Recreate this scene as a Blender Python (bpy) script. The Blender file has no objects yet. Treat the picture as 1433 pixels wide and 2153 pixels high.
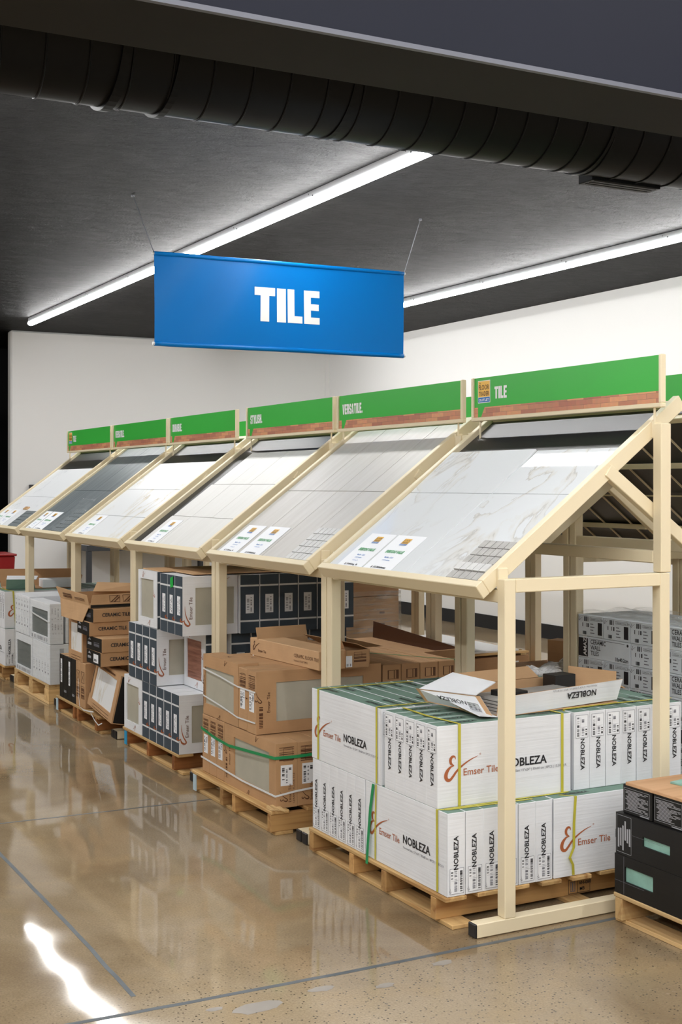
import bpy, bmesh, math, random
from mathutils import Vector, Matrix

random.seed(7)
S = bpy.context.scene
COL = S.collection

# ------------------------------------------------------------------ camera
W_PX, H_PX = 1433.0, 2153.0
F_PX, HORIZON, YAW, EYE = 2714.6, 1019.0, math.radians(27.87), 1.60
cam_data = bpy.data.cameras.new('camera')
cam_data.sensor_fit = 'HORIZONTAL'
cam_data.sensor_width = 36.0
cam_data.lens = 36.0 * F_PX / W_PX
cam_data.shift_y = -(H_PX / 2 - HORIZON) / W_PX
cam_data.clip_end = 200
cam = bpy.data.objects.new('camera', cam_data)
COL.objects.link(cam)
cam.location = (0, 0, EYE)
cam.rotation_euler = (math.pi / 2, 0, -YAW)
S.camera = cam

# ------------------------------------------------------------------ world, exposure
world = bpy.data.worlds.new('world')
S.world = world
world.use_nodes = True
world.node_tree.nodes['Background'].inputs['Color'].default_value = (0.8, 0.9, 1, 1)
world.node_tree.nodes['Background'].inputs['Strength'].default_value = 0.0
S.view_settings.view_transform = 'Standard'
S.view_settings.look = 'None'
S.view_settings.gamma = 1.0
S.view_settings.use_curve_mapping = False
S.view_settings.exposure = 0.0
LAMP = 57.0          # radiance of the LED diffusers
S.cycles.max_bounces = 7
S.cycles.diffuse_bounces = 4
S.cycles.glossy_bounces = 3
S.cycles.transmission_bounces = 4
S.cycles.transparent_max_bounces = 10
S.cycles.caustics_reflective = False
S.cycles.caustics_refractive = False

# ------------------------------------------------------------------ materials
MATS = {}


def new_mat(name):
    m = bpy.data.materials.new(name)
    m.use_nodes = True
    nt = m.node_tree
    return m, nt, nt.nodes['Principled BSDF']


def plain(name, col, rough=0.6, metal=0.0, spec=0.5, bump=0.0, bscale=200.0, var=0.0, vscale=6.0, stretch=(1, 1, 1)):
    """A paint / paper / plastic with fine grain and slight tonal variation."""
    m, nt, b = new_mat(name)
    b.inputs['Base Color'].default_value = (*col, 1)
    b.inputs['Roughness'].default_value = rough
    b.inputs['Metallic'].default_value = metal
    b.inputs['Specular IOR Level'].default_value = spec
    tc = nt.nodes.new('ShaderNodeTexCoord')
    mp = nt.nodes.new('ShaderNodeMapping')
    mp.inputs['Scale'].default_value = stretch
    nt.links.new(tc.outputs['Object'], mp.inputs['Vector'])
    if var > 0:
        n = nt.nodes.new('ShaderNodeTexNoise')
        n.inputs['Scale'].default_value = vscale
        n.inputs['Detail'].default_value = 4
        nt.links.new(mp.outputs['Vector'], n.inputs['Vector'])
        r = nt.nodes.new('ShaderNodeMapRange')
        r.inputs['From Min'].default_value = 0.3
        r.inputs['From Max'].default_value = 0.7
        r.inputs['To Min'].default_value = 1 - var
        r.inputs['To Max'].default_value = 1 + var * 0.6
        nt.links.new(n.outputs['Fac'], r.inputs['Value'])
        mx = nt.nodes.new('ShaderNodeVectorMath')
        mx.operation = 'SCALE'
        mx.inputs[0].default_value = col
        nt.links.new(r.outputs['Result'], mx.inputs['Scale'])
        nt.links.new(mx.outputs['Vector'], b.inputs['Base Color'])
    if bump > 0:
        n2 = nt.nodes.new('ShaderNodeTexNoise')
        n2.inputs['Scale'].default_value = bscale
        n2.inputs['Detail'].default_value = 3
        nt.links.new(mp.outputs['Vector'], n2.inputs['Vector'])
        bp = nt.nodes.new('ShaderNodeBump')
        bp.inputs['Strength'].default_value = bump
        bp.inputs['Distance'].default_value = 0.002
        nt.links.new(n2.outputs['Fac'], bp.inputs['Height'])
        nt.links.new(bp.outputs['Normal'], b.inputs['Normal'])
    MATS[name] = m
    return m


def ramp(nt, stops):
    r = nt.nodes.new('ShaderNodeValToRGB')
    e = r.color_ramp.elements
    while len(e) < len(stops):
        e.new(0.5)
    for i, (p, c) in enumerate(stops):
        e[i].position = p
        e[i].color = (*c, 1) if len(c) == 3 else c
    return r


def board_mat(name, col, rough=0.75, flute=0.35, var=0.05):
    """Corrugated carton board: fine horizontal flutes, faint scuffs."""
    m, nt, b = new_mat(name)
    b.inputs['Roughness'].default_value = rough
    b.inputs['Specular IOR Level'].default_value = 0.3
    tc = nt.nodes.new('ShaderNodeTexCoord')
    n = nt.nodes.new('ShaderNodeTexNoise')
    n.inputs['Scale'].default_value = 7
    n.inputs['Detail'].default_value = 5
    nt.links.new(tc.outputs['Object'], n.inputs['Vector'])
    lo = tuple(c * (1 - var) for c in col)
    hi = tuple(min(1, c * (1 + var * 0.7)) for c in col)
    r = ramp(nt, [(0.3, lo), (0.7, hi)])
    nt.links.new(n.outputs['Fac'], r.inputs['Fac'])
    nt.links.new(r.outputs['Color'], b.inputs['Base Color'])
    mp = nt.nodes.new('ShaderNodeMapping')
    mp.inputs['Scale'].default_value = (3, 3, 110)
    nt.links.new(tc.outputs['Object'], mp.inputs['Vector'])
    n2 = nt.nodes.new('ShaderNodeTexNoise')
    n2.inputs['Scale'].default_value = 1
    n2.inputs['Detail'].default_value = 2
    nt.links.new(mp.outputs['Vector'], n2.inputs['Vector'])
    bp = nt.nodes.new('ShaderNodeBump')
    bp.inputs['Strength'].default_value = flute
    bp.inputs['Distance'].default_value = 0.0025
    nt.links.new(n2.outputs['Fac'], bp.inputs['Height'])
    nt.links.new(bp.outputs['Normal'], b.inputs['Normal'])
    MATS[name] = m
    return m


def wood_mat(name, c1, c2, axis='y', scale=1.0, rough=0.7):
    m, nt, b = new_mat(name)
    b.inputs['Roughness'].default_value = rough
    b.inputs['Specular IOR Level'].default_value = 0.25
    tc = nt.nodes.new('ShaderNodeTexCoord')
    oi = nt.nodes.new('ShaderNodeObjectInfo')
    ad = nt.nodes.new('ShaderNodeVectorMath')
    ad.operation = 'ADD'
    sc = nt.nodes.new('ShaderNodeVectorMath')
    sc.operation = 'SCALE'
    cb = nt.nodes.new('ShaderNodeCombineXYZ')
    for k in range(3):
        nt.links.new(oi.outputs['Random'], cb.inputs[k])
    sc.inputs['Scale'].default_value = 13.0
    nt.links.new(cb.outputs[0], sc.inputs[0])
    nt.links.new(tc.outputs['Object'], ad.inputs[0])
    nt.links.new(sc.outputs['Vector'], ad.inputs[1])
    mp = nt.nodes.new('ShaderNodeMapping')
    s = {'x': (1.5, 26, 26), 'y': (26, 1.5, 26), 'z': (26, 26, 1.5)}[axis]
    mp.inputs['Scale'].default_value = tuple(q * scale for q in s)
    nt.links.new(ad.outputs['Vector'], mp.inputs['Vector'])
    n = nt.nodes.new('ShaderNodeTexNoise')
    n.inputs['Scale'].default_value = 1.0
    n.inputs['Detail'].default_value = 5
    n.inputs['Distortion'].default_value = 0.8
    nt.links.new(mp.outputs['Vector'], n.inputs['Vector'])
    r = ramp(nt, [(0.28, c2), (0.52, c1), (0.75, tuple(min(1, q * 1.15) for q in c1))])
    nt.links.new(n.outputs['Fac'], r.inputs['Fac'])
    hs = nt.nodes.new('ShaderNodeHueSaturation')
    mr = nt.nodes.new('ShaderNodeMapRange')
    mr.inputs['To Min'].default_value = 0.72
    mr.inputs['To Max'].default_value = 1.12
    nt.links.new(oi.outputs['Random'], mr.inputs['Value'])
    nt.links.new(mr.outputs['Result'], hs.inputs['Value'])
    nt.links.new(r.outputs['Color'], hs.inputs['Color'])
    nt.links.new(hs.outputs['Color'], b.inputs['Base Color'])
    bp = nt.nodes.new('ShaderNodeBump')
    bp.inputs['Strength'].default_value = 0.4
    bp.inputs['Distance'].default_value = 0.002
    nt.links.new(n.outputs['Fac'], bp.inputs['Height'])
    nt.links.new(bp.outputs['Normal'], b.inputs['Normal'])
    MATS[name] = m
    return m


def marble_mat(name, base, vein, warm, amount=0.5, rough=0.08, scale=2.2, seed=0.0):
    m, nt, b = new_mat(name)
    b.inputs['Roughness'].default_value = rough
    tc = nt.nodes.new('ShaderNodeTexCoord')
    mp = nt.nodes.new('ShaderNodeMapping')
    mp.inputs['Location'].default_value = (seed, seed * 1.7, seed * 0.3)
    mp.inputs['Rotation'].default_value = (0, 0, 0.6)
    mp.inputs['Scale'].default_value = (1.0, 1.8, 1.0)
    nt.links.new(tc.outputs['Object'], mp.inputs['Vector'])
    n = nt.nodes.new('ShaderNodeTexNoise')
    n.inputs['Scale'].default_value = scale
    n.inputs['Detail'].default_value = 7
    n.inputs['Roughness'].default_value = 0.55
    n.inputs['Distortion'].default_value = 1.1
    nt.links.new(mp.outputs['Vector'], n.inputs['Vector'])
    lo = tuple(b_ * (1 - amount) + v * amount for b_, v in zip(base, vein))
    wm = tuple(b_ * (1 - amount * 0.6) + v * amount * 0.6 for b_, v in zip(base, warm))
    r = ramp(nt, [(0.0, base), (0.485, base), (0.5, lo), (0.512, wm), (0.56, base), (1.0, base)])
    nt.links.new(n.outputs['Fac'], r.inputs['Fac'])
    nz = nt.nodes.new('ShaderNodeTexNoise')
    nz.inputs['Scale'].default_value = 1.5
    nt.links.new(mp.outputs['Vector'], nz.inputs['Vector'])
    mk = nt.nodes.new('ShaderNodeMapRange')
    mk.inputs['From Min'].default_value = 0.42
    mk.inputs['From Max'].default_value = 0.6
    nt.links.new(nz.outputs['Fac'], mk.inputs['Value'])
    mx = nt.nodes.new('ShaderNodeMix')
    mx.data_type = 'RGBA'
    mx.inputs['A'].default_value = (*base, 1)
    nt.links.new(mk.outputs['Result'], mx.inputs['Factor'])
    nt.links.new(r.outputs['Color'], mx.inputs['B'])
    nt.links.new(mx.outputs['Result'], b.inputs['Base Color'])
    MATS[name] = m
    return m


def film_mat(name, opac=0.28, rough=0.18):
    m, nt, b = new_mat(name)
    out = nt.nodes['Material Output']
    tr = nt.nodes.new('ShaderNodeBsdfTransparent')
    tr.inputs['Color'].default_value = (0.96, 0.97, 0.97, 1)
    b.inputs['Base Color'].default_value = (0.85, 0.87, 0.88, 1)
    b.inputs['Roughness'].default_value = rough
    tc = nt.nodes.new('ShaderNodeTexCoord')
    mp = nt.nodes.new('ShaderNodeMapping')
    mp.inputs['Scale'].default_value = (4, 4, 55)
    nt.links.new(tc.outputs['Object'], mp.inputs['Vector'])
    n = nt.nodes.new('ShaderNodeTexNoise')
    n.inputs['Scale'].default_value = 1
    n.inputs['Detail'].default_value = 4
    nt.links.new(mp.outputs['Vector'], n.inputs['Vector'])
    bp = nt.nodes.new('ShaderNodeBump')
    bp.inputs['Strength'].default_value = 0.7
    bp.inputs['Distance'].default_value = 0.004
    nt.links.new(n.outputs['Fac'], bp.inputs['Height'])
    nt.links.new(bp.outputs['Normal'], b.inputs['Normal'])
    mr = nt.nodes.new('ShaderNodeMapRange')
    mr.inputs['From Min'].default_value = 0.35
    mr.inputs['From Max'].default_value = 0.7
    mr.inputs['To Min'].default_value = opac * 0.4
    mr.inputs['To Max'].default_value = opac * 1.7
    nt.links.new(n.outputs['Fac'], mr.inputs['Value'])
    mx = nt.nodes.new('ShaderNodeMixShader')
    nt.links.new(mr.outputs['Result'], mx.inputs['Fac'])
    nt.links.new(tr.outputs[0], mx.inputs[1])
    nt.links.new(b.outputs[0], mx.inputs[2])
    nt.links.new(mx.outputs[0], out.inputs['Surface'])
    MATS[name] = m
    return m


def floor_mat():
    m, nt, b = new_mat('polished_concrete')
    N, L = nt.nodes.new, nt.links.new
    geo = N('ShaderNodeNewGeometry')
    sep = N('ShaderNodeSeparateXYZ')
    L(geo.outputs['Position'], sep.inputs[0])

    def noise(scale, detail=5, rough=0.55, dist=0.0, src=None):
        n = N('ShaderNodeTexNoise')
        n.inputs['Scale'].default_value = scale
        n.inputs['Detail'].default_value = detail
        n.inputs['Roughness'].default_value = rough
        n.inputs['Distortion'].default_value = dist
        L(src or geo.outputs['Position'], n.inputs['Vector'])
        return n
    big = noise(0.9, 6, 0.6, 0.6)
    r1 = ramp(nt, [(0.30, (0.205, 0.143, 0.080)), (0.48, (0.290, 0.216, 0.130)), (0.62, (0.360, 0.280, 0.182)), (0.80, (0.415, 0.342, 0.245))])
    L(big.outputs['Fac'], r1.inputs['Fac'])
    # orange-brown blotches
    bl = noise(1.7, 4, 0.6, 1.0)
    mr = N('ShaderNodeMapRange')
    mr.inputs['From Min'].default_value = 0.52
    mr.inputs['From Max'].default_value = 0.72
    mr.inputs['To Max'].default_value = 0.55
    L(bl.outputs['Fac'], mr.inputs['Value'])
    mx = N('ShaderNodeMix')
    mx.data_type = 'RGBA'
    mx.inputs['B'].default_value = (0.385, 0.275, 0.145, 1)
    L(mr.outputs['Result'], mx.inputs['Factor'])
    L(r1.outputs['Color'], mx.inputs['A'])
    # fine grain
    fg = noise(130, 3, 0.7)
    r2 = N('ShaderNodeMapRange')
    r2.inputs['From Min'].default_value = 0.3
    r2.inputs['From Max'].default_value = 0.7
    r2.inputs['To Min'].default_value = 0.80
    r2.inputs['To Max'].default_value = 1.17
    L(fg.outputs['Fac'], r2.inputs['Value'])
    sc = N('ShaderNodeVectorMath')
    sc.operation = 'SCALE'
    L(mx.outputs['Result'], sc.inputs[0])
    L(r2.outputs['Result'], sc.inputs['Scale'])
    # exposed dark aggregate: specks, dense where the slab is ground deeper
    vo = N('ShaderNodeTexVoronoi')
    vo.inputs['Scale'].default_value = 78
    L(geo.outputs['Position'], vo.inputs['Vector'])
    sp = N('ShaderNodeMapRange')
    sp.inputs['From Min'].default_value = 0.20
    sp.inputs['From Max'].default_value = 0.30
    sp.inputs['To Min'].default_value = 1.0
    sp.inputs['To Max'].default_value = 0.0
    L(vo.outputs['Distance'], sp.inputs['Value'])
    vc = N('ShaderNodeSeparateColor')
    L(vo.outputs['Color'], vc.inputs[0])
    pick = N('ShaderNodeMath')
    pick.operation = 'GREATER_THAN'
    pick.inputs[1].default_value = 0.55
    L(vc.outputs[0], pick.inputs[0])
    # zone masks: near strip (y < 3.73) and patches
    near = N('ShaderNodeMapRange')
    near.inputs['From Min'].default_value = 3.2
    near.inputs['From Max'].default_value = 4.9
    near.inputs['To Min'].default_value = 0.28
    near.inputs['To Max'].default_value = -0.12
    L(sep.outputs['Y'], near.inputs['Value'])
    pz = noise(1.3, 4, 0.6, 0.4)
    pa = N('ShaderNodeMath')
    pa.operation = 'ADD'
    L(pz.outputs['Fac'], pa.inputs[0])
    L(near.outputs['Result'], pa.inputs[1])
    pm = N('ShaderNodeMapRange')
    pm.inputs['From Min'].default_value = 0.52
    pm.inputs['From Max'].default_value = 0.72
    L(pa.outputs[0], pm.inputs['Value'])
    m1 = N('ShaderNodeMath')
    m1.operation = 'MULTIPLY'
    L(sp.outputs['Result'], m1.inputs[0])
    L(pick.outputs[0], m1.inputs[1])
    m2 = N('ShaderNodeMath')
    m2.operation = 'MULTIPLY'
    L(m1.outputs[0], m2.inputs[0])
    L(pm.outputs['Result'], m2.inputs[1])
    dk = N('ShaderNodeMix')
    dk.data_type = 'RGBA'
    dk.inputs['B'].default_value = (0.075, 0.060, 0.045, 1)
    L(m2.outputs[0], dk.inputs['Factor'])
    L(sc.outputs['Vector'], dk.inputs['A'])
    L(dk.outputs['Result'], b.inputs['Base Color'])
    # polish: smoother far from the near strip
    rn = noise(2.4, 4, 0.6)
    rr = N('ShaderNodeMapRange')
    rr.inputs['From Min'].default_value = 0.3
    rr.inputs['From Max'].default_value = 0.7
    rr.inputs['To Min'].default_value = 0.030
    rr.inputs['To Max'].default_value = 0.075
    L(rn.outputs['Fac'], rr.inputs['Value'])
    nr = N('ShaderNodeMapRange')
    nr.inputs['From Min'].default_value = 3.3
    nr.inputs['From Max'].default_value = 3.75
    nr.inputs['To Min'].default_value = 0.22
    nr.inputs['To Max'].default_value = 0.0
    L(sep.outputs['Y'], nr.inputs['Value'])
    ra = N('ShaderNodeMath')
    ra.operation = 'ADD'
    L(rr.outputs['Result'], ra.inputs[0])
    L(nr.outputs['Result'], ra.inputs[1])
    L(ra.outputs[0], b.inputs['Roughness'])
    b.inputs['Specular IOR Level'].default_value = 0.62
    wb = noise(1.1, 2, 0.4)
    bp = N('ShaderNodeBump')
    bp.inputs['Strength'].default_value = 0.35
    bp.inputs['Distance'].default_value = 0.02
    L(wb.outputs['Fac'], bp.inputs['Height'])
    L(bp.outputs['Normal'], b.inputs['Normal'])
    MATS['floor'] = m
    return m


def stucco_mat():
    m, nt, b = new_mat('black_stucco')
    N, L = nt.nodes.new, nt.links.new
    geo = N('ShaderNodeNewGeometry')
    mp = N('ShaderNodeMapping')
    mp.inputs['Scale'].default_value = (0.75, 1.15, 1.0)
    L(geo.outputs['Position'], mp.inputs['Vector'])
    n1 = N('ShaderNodeTexNoise')
    n1.inputs['Scale'].default_value = 7
    n1.inputs['Detail'].default_value = 11
    n1.inputs['Roughness'].default_value = 0.74
    n1.inputs['Distortion'].default_value = 1.8
    L(mp.outputs['Vector'], n1.inputs['Vector'])
    n2 = N('ShaderNodeTexNoise')
    n2.inputs['Scale'].default_value = 70
    n2.inputs['Detail'].default_value = 4
    L(mp.outputs['Vector'], n2.inputs['Vector'])
    ad = N('ShaderNodeMath')
    ad.operation = 'MULTIPLY_ADD'
    ad.inputs[1].default_value = 0.35
    L(n2.outputs['Fac'], ad.inputs[0])
    L(n1.outputs['Fac'], ad.inputs[2])
    bp = N('ShaderNodeBump')
    bp.inputs['Strength'].default_value = 1.0
    bp.inputs['Distance'].default_value = 0.07
    L(ad.outputs[0], bp.inputs['Height'])
    L(bp.outputs['Normal'], b.inputs['Normal'])
    n3 = N('ShaderNodeTexNoise')
    n3.inputs['Scale'].default_value = 3.0
    n3.inputs['Detail'].default_value = 9
    n3.inputs['Roughness'].default_value = 0.7
    n3.inputs['Distortion'].default_value = 1.0
    L(mp.outputs['Vector'], n3.inputs['Vector'])
    r = ramp(nt, [(0.36, (0.0030, 0.0029, 0.0026)), (0.50, (0.0075, 0.0072, 0.0066)), (0.68, (0.020, 0.0195, 0.018))])
    L(n3.outputs['Fac'], r.inputs['Fac'])
    L(r.outputs['Color'], b.inputs['Base Color'])
    b.inputs['Roughness'].default_value = 0.55
    b.inputs['Specular IOR Level'].default_value = 0.16
    MATS['stucco'] = m


def wood_print_mat():
    m, nt, b = new_mat('printed_plank_strip')
    N, L = nt.nodes.new, nt.links.new
    tc = N('ShaderNodeTexCoord')
    sx = N('ShaderNodeSeparateXYZ')
    L(tc.outputs['Object'], sx.inputs[0])
    cb = N('ShaderNodeCombineXYZ')
    L(sx.outputs['Y'], cb.inputs[0])
    L(sx.outputs['Z'], cb.inputs[1])
    br = N('ShaderNodeTexBrick')
    br.inputs['Scale'].default_value = 1.0
    br.inputs['Brick Width'].default_value = 0.11
    br.inputs['Row Height'].default_value = 0.021
    br.inputs['Mortar Size'].default_value = 0.0006
    br.inputs['Color1'].default_value = (0.42, 0.12, 0.055, 1)
    br.inputs['Color2'].default_value = (0.78, 0.34, 0.14, 1)
    br.inputs['Mortar'].default_value = (0.22, 0.06, 0.03, 1)
    L(cb.outputs[0], br.inputs['Vector'])
    n = N('ShaderNodeTexNoise')
    n.inputs['Scale'].default_value = 40
    L(tc.outputs['Object'], n.inputs['Vector'])
    mx = N('ShaderNodeMix')
    mx.data_type = 'RGBA'
    mx.blend_type = 'MULTIPLY'
    mx.inputs['Factor'].default_value = 0.35
    L(br.outputs['Color'], mx.inputs['A'])
    L(n.outputs['Color'], mx.inputs['B'])
    gm = N('ShaderNodeBrightContrast')
    gm.inputs['Bright'].default_value = 0.05
    L(mx.outputs['Result'], gm.inputs['Color'])
    L(gm.outputs['Color'], b.inputs['Base Color'])
    b.inputs['Roughness'].default_value = 0.4
    MATS['wood_print'] = m


def emit_mat(name, col, strength):
    m, nt, b = new_mat(name)
    b.inputs['Base Color'].default_value = (0.9, 0.9, 0.9, 1)
    b.inputs['Emission Color'].default_value = (*col, 1)
    b.inputs['Emission Strength'].default_value = strength
    MATS[name] = m


def streak_mat(name, c1, c2, rough, sc=(3, 60, 3), seed=0.0):
    m, nt, b = new_mat(name)
    N, L = nt.nodes.new, nt.links.new
    tc = N('ShaderNodeTexCoord')
    mp = N('ShaderNodeMapping')
    mp.inputs['Scale'].default_value = sc
    mp.inputs['Location'].default_value = (seed, seed, seed)
    L(tc.outputs['Object'], mp.inputs['Vector'])
    n = N('ShaderNodeTexNoise')
    n.inputs['Scale'].default_value = 1
    n.inputs['Detail'].default_value = 5
    n.inputs['Distortion'].default_value = 0.5
    L(mp.outputs['Vector'], n.inputs['Vector'])
    r = ramp(nt, [(0.3, c1), (0.7, c2)])
    L(n.outputs['Fac'], r.inputs['Fac'])
    L(r.outputs['Color'], b.inputs['Base Color'])
    b.inputs['Roughness'].default_value = rough
    MATS[name] = m


plain('cream', (0.76, 0.66, 0.46), 0.42, bump=0.03, bscale=300)
plain('black_plastic', (0.012, 0.012, 0.013), 0.45)
plain('black_board', (0.010, 0.011, 0.012), 0.40, var=0.1, spec=0.7)
plain('wall', (0.80, 0.80, 0.785), 0.85, bump=0.06, bscale=150)
plain('wall_grey', (0.50, 0.50, 0.50), 0.9)
plain('unlit_black', (0.004, 0.005, 0.006), 0.9)  # darkness of the unlit area put into the colour
plain('baseboard', (0.012, 0.013, 0.015), 0.5)
plain('soffit_face', (0.014, 0.0155, 0.025), 0.7, spec=0.15, bump=0.05, bscale=60)
plain('soffit_under', (0.018, 0.0165, 0.014), 0.75, spec=0.15, bump=0.1, bscale=40, var=0.15, vscale=2)
plain('soffit_bead', (0.11, 0.115, 0.145), 0.5)
plain('duct', (0.0042, 0.0050, 0.0062), 0.40, spec=0.12)
plain('fixture_white', (0.62, 0.64, 0.66), 0.4)
plain('banner_blue', (0.0, 0.165, 0.52), 0.36, spec=0.18)
plain('print_white', (0.86, 0.86, 0.86), 0.5)
plain('paper', (0.84, 0.86, 0.89), 0.55)
plain('print_black', (0.012, 0.012, 0.016), 0.5)
plain('print_grey', (0.16, 0.16, 0.19), 0.6)
plain('print_pale', (0.36, 0.37, 0.40), 0.6)
plain('print_rust', (0.40, 0.115, 0.040), 0.55)
plain('print_green', (0.02, 0.32, 0.08), 0.5)
plain('print_blue', (0.01, 0.16, 0.50), 0.5)
plain('print_orange', (0.78, 0.36, 0.05), 0.5)
plain('print_amber', (0.86, 0.50, 0.08), 0.45)
plain('print_brown', (0.10, 0.035, 0.012), 0.5)
plain('header_green', (0.045, 0.43, 0.055), 0.33, spec=0.4)
board_mat('white_board', (0.75, 0.77, 0.80), 0.72, 0.45)
board_mat('green_board', (0.165, 0.265, 0.215), 0.7, 0.2, 0.12)
board_mat('kraft', (0.48, 0.285, 0.145), 0.8, 0.3, 0.10)
board_mat('kraft_light', (0.57, 0.36, 0.195), 0.8, 0.25, 0.08)
board_mat('navy_board', (0.052, 0.072, 0.094), 0.6, 0.25, 0.10)
board_mat('black_carton', (0.011, 0.0105, 0.010), 0.5, 0.25, 0.2)
board_mat('grey_board', (0.76, 0.81, 0.85), 0.6, 0.2, 0.06)
plain('beige_tile', (0.44, 0.42, 0.34), 0.5, var=0.08, vscale=9)
plain('slate_tile', (0.135, 0.155, 0.150), 0.45, var=0.1, vscale=9)
plain('aqua_tile', (0.27, 0.50, 0.43), 0.3, var=0.25, vscale=14)
streak_mat('red_wood_tile', (0.17, 0.050, 0.025), (0.42, 0.19, 0.12), 0.5, sc=(5, 5, 60))
marble_mat('marble_gold', (0.76, 0.79, 0.81), (0.40, 0.36, 0.30), (0.62, 0.55, 0.42), 0.55, 0.02, 1.6, 0.3)
marble_mat('marble_gold_bold', (0.80, 0.82, 0.83), (0.45, 0.36, 0.18), (0.66, 0.56, 0.34), 0.8, 0.34, 1.7, 2.1)
marble_mat('marble_grey', (0.78, 0.80, 0.82), (0.42, 0.45, 0.49), (0.66, 0.68, 0.70), 0.8, 0.34, 2.1, 4.2)
streak_mat('plank_greige', (0.495, 0.475, 0.445), (0.565, 0.55, 0.52), 0.42, sc=(2.2, 26, 2.2))
streak_mat('plank_white', (0.67, 0.665, 0.635), (0.725, 0.72, 0.695), 0.45, sc=(2.0, 20, 2.0), seed=3)
streak_mat('plank_slate', (0.085, 0.105, 0.115), (0.175, 0.20, 0.21), 0.42, sc=(2.0, 34, 2.0), seed=5)
plain('mosaic_grey', (0.42, 0.41, 0.39), 0.5, var=0.14, vscale=30)
plain('mosaic_light', (0.62, 0.62, 0.61), 0.5, var=0.08, vscale=30)
plain('mosaic_slate', (0.16, 0.185, 0.195), 0.5, var=0.14, vscale=30)
plain('mosaic_back', (0.035, 0.025, 0.020), 0.8)
wood_mat('pine_y', (0.56, 0.36, 0.155), (0.36, 0.18, 0.06), 'y')
wood_mat('pine_x', (0.52, 0.30, 0.115), (0.30, 0.13, 0.045), 'x')
wood_mat('red_pine_x', (0.36, 0.145, 0.045), (0.18, 0.055, 0.018), 'x')
wood_mat('pale_pine_y', (0.68, 0.47, 0.23), (0.50, 0.29, 0.11), 'y')
wood_mat('pale_pine_x', (0.66, 0.44, 0.20), (0.45, 0.24, 0.09), 'x')
wood_mat('plywood', (0.60, 0.36, 0.20), (0.50, 0.28, 0.14), 'x', 0.5, 0.55)
plain('strap_yellow', (0.52, 0.47, 0.05), 0.4)
plain('strap_green', (0.01, 0.27, 0.09), 0.4)
plain('strap_white', (0.75, 0.77, 0.78), 0.45)
plain('tag_green', (0.01, 0.42, 0.06), 0.5)
plain('paint_blue', (0.02, 0.30, 0.55), 0.6)
plain('paint_pale', (0.45, 0.58, 0.65), 0.6)
plain('wire', (0.25, 0.26, 0.28), 0.35, metal=0.8)
plain('red_plastic', (0.25, 0.006, 0.008), 0.4)
plain('basket_blue', (0.03, 0.035, 0.35), 0.4)
plain('charcoal', (0.03, 0.033, 0.038), 0.5)
plain('joint_fill', (0.10, 0.115, 0.125), 0.5, var=0.2, vscale=12)
plain('patch_grey', (0.30, 0.27, 0.235), 0.45, var=0.15, vscale=8)
film_mat('film', 0.07, 0.16)
film_mat('film_thick', 0.22, 0.14)
film_mat('film_heap', 0.55, 0.12)
stucco_mat()
wood_print_mat()
emit_mat('led', (1.0, 0.99, 0.98), LAMP)
FLOOR = floor_mat()

# ------------------------------------------------------------------ text glyph meshes (built-in font)
TEXTS = {}


def prepare_texts(specs):
    made = []
    for key, (s, off) in specs.items():
        c = bpy.data.curves.new('glyphs', 'FONT')
        c.body = s
        c.size = 1.0
        c.resolution_u = 2
        c.offset = off
        c.fill_mode = 'FRONT'
        o = bpy.data.objects.new('glyphs', c)
        COL.objects.link(o)
        made.append((key, o, c))
    bpy.context.view_layer.update()
    dg = bpy.context.evaluated_depsgraph_get()
    for key, o, c in made:
        ev = o.evaluated_get(dg)
        me = ev.to_mesh()
        vs = [(v.co.x, v.co.y) for v in me.vertices]
        fs = [tuple(p.vertices) for p in me.polygons]
        ev.to_mesh_clear()
        x0 = min(v[0] for v in vs)
        x1 = max(v[0] for v in vs)
        y0 = min(v[1] for v in vs)
        y1 = max(v[1] for v in vs)
        TEXTS[key] = ([((x - x0) / (y1 - y0), (y - y0) / (y1 - y0)) for x, y in vs], fs, (x1 - x0) / (y1 - y0))
    for key, o, c in made:
        bpy.data.objects.remove(o)
        bpy.data.curves.remove(c)


prepare_texts({
    'NOBLEZA': ('NOBLEZA', 0.022), 'Emser': ('Emser Tile', 0.006), 'reg': ('®', 0.0), 'tm': ('™', 0.0),
    'size': ('Nominal Size: 12"x24" | 30x60 cm | 8PCS | 15.50 Sq.ft.', 0.0),
    'THE': ('THE', 0.0), 'FLOOR': ('FLOOR', 0.012), 'TRADER': ('TRADER', 0.012), 'OUTLET': ('OUTLET', 0.02),
    'EVERYDAY': ('EVERYDAY VALUE', 0.03), 'price_a': ('$ 7.00/sq. ft', 0.03), 'price_b': ('$ 15.00/sheet', 0.03),
    'CERAMIC TILE': ('CERAMIC TILE', 0.025), 'CFT': ('CERAMIC FLOOR TILE', 0.0), 'nom': ('Nominal: 12"x24" 8PCS', 0.0),
    'AMAZE': ('AMAZE', 0.025), 'CERAMIC': ('CERAMIC', 0.01), 'WALL': ('WALL', 0.01), 'TILES': ('TILES', 0.01), 'cm': ('10x40.2cm', 0.02),
    'CWT': ('CERAMIC WALL TILES', 0.0), 'VH': ('VH-080', 0.02), 'MB': ('MB', 0.02),
    'line1': ('Marble - Gold', 0.01), 'line2': ('12"x24" polished', 0.01), 'line3': ('15.5 sq. ft.', 0.01),
})

# ------------------------------------------------------------------ mesh builder
OFF = 0.0007


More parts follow.
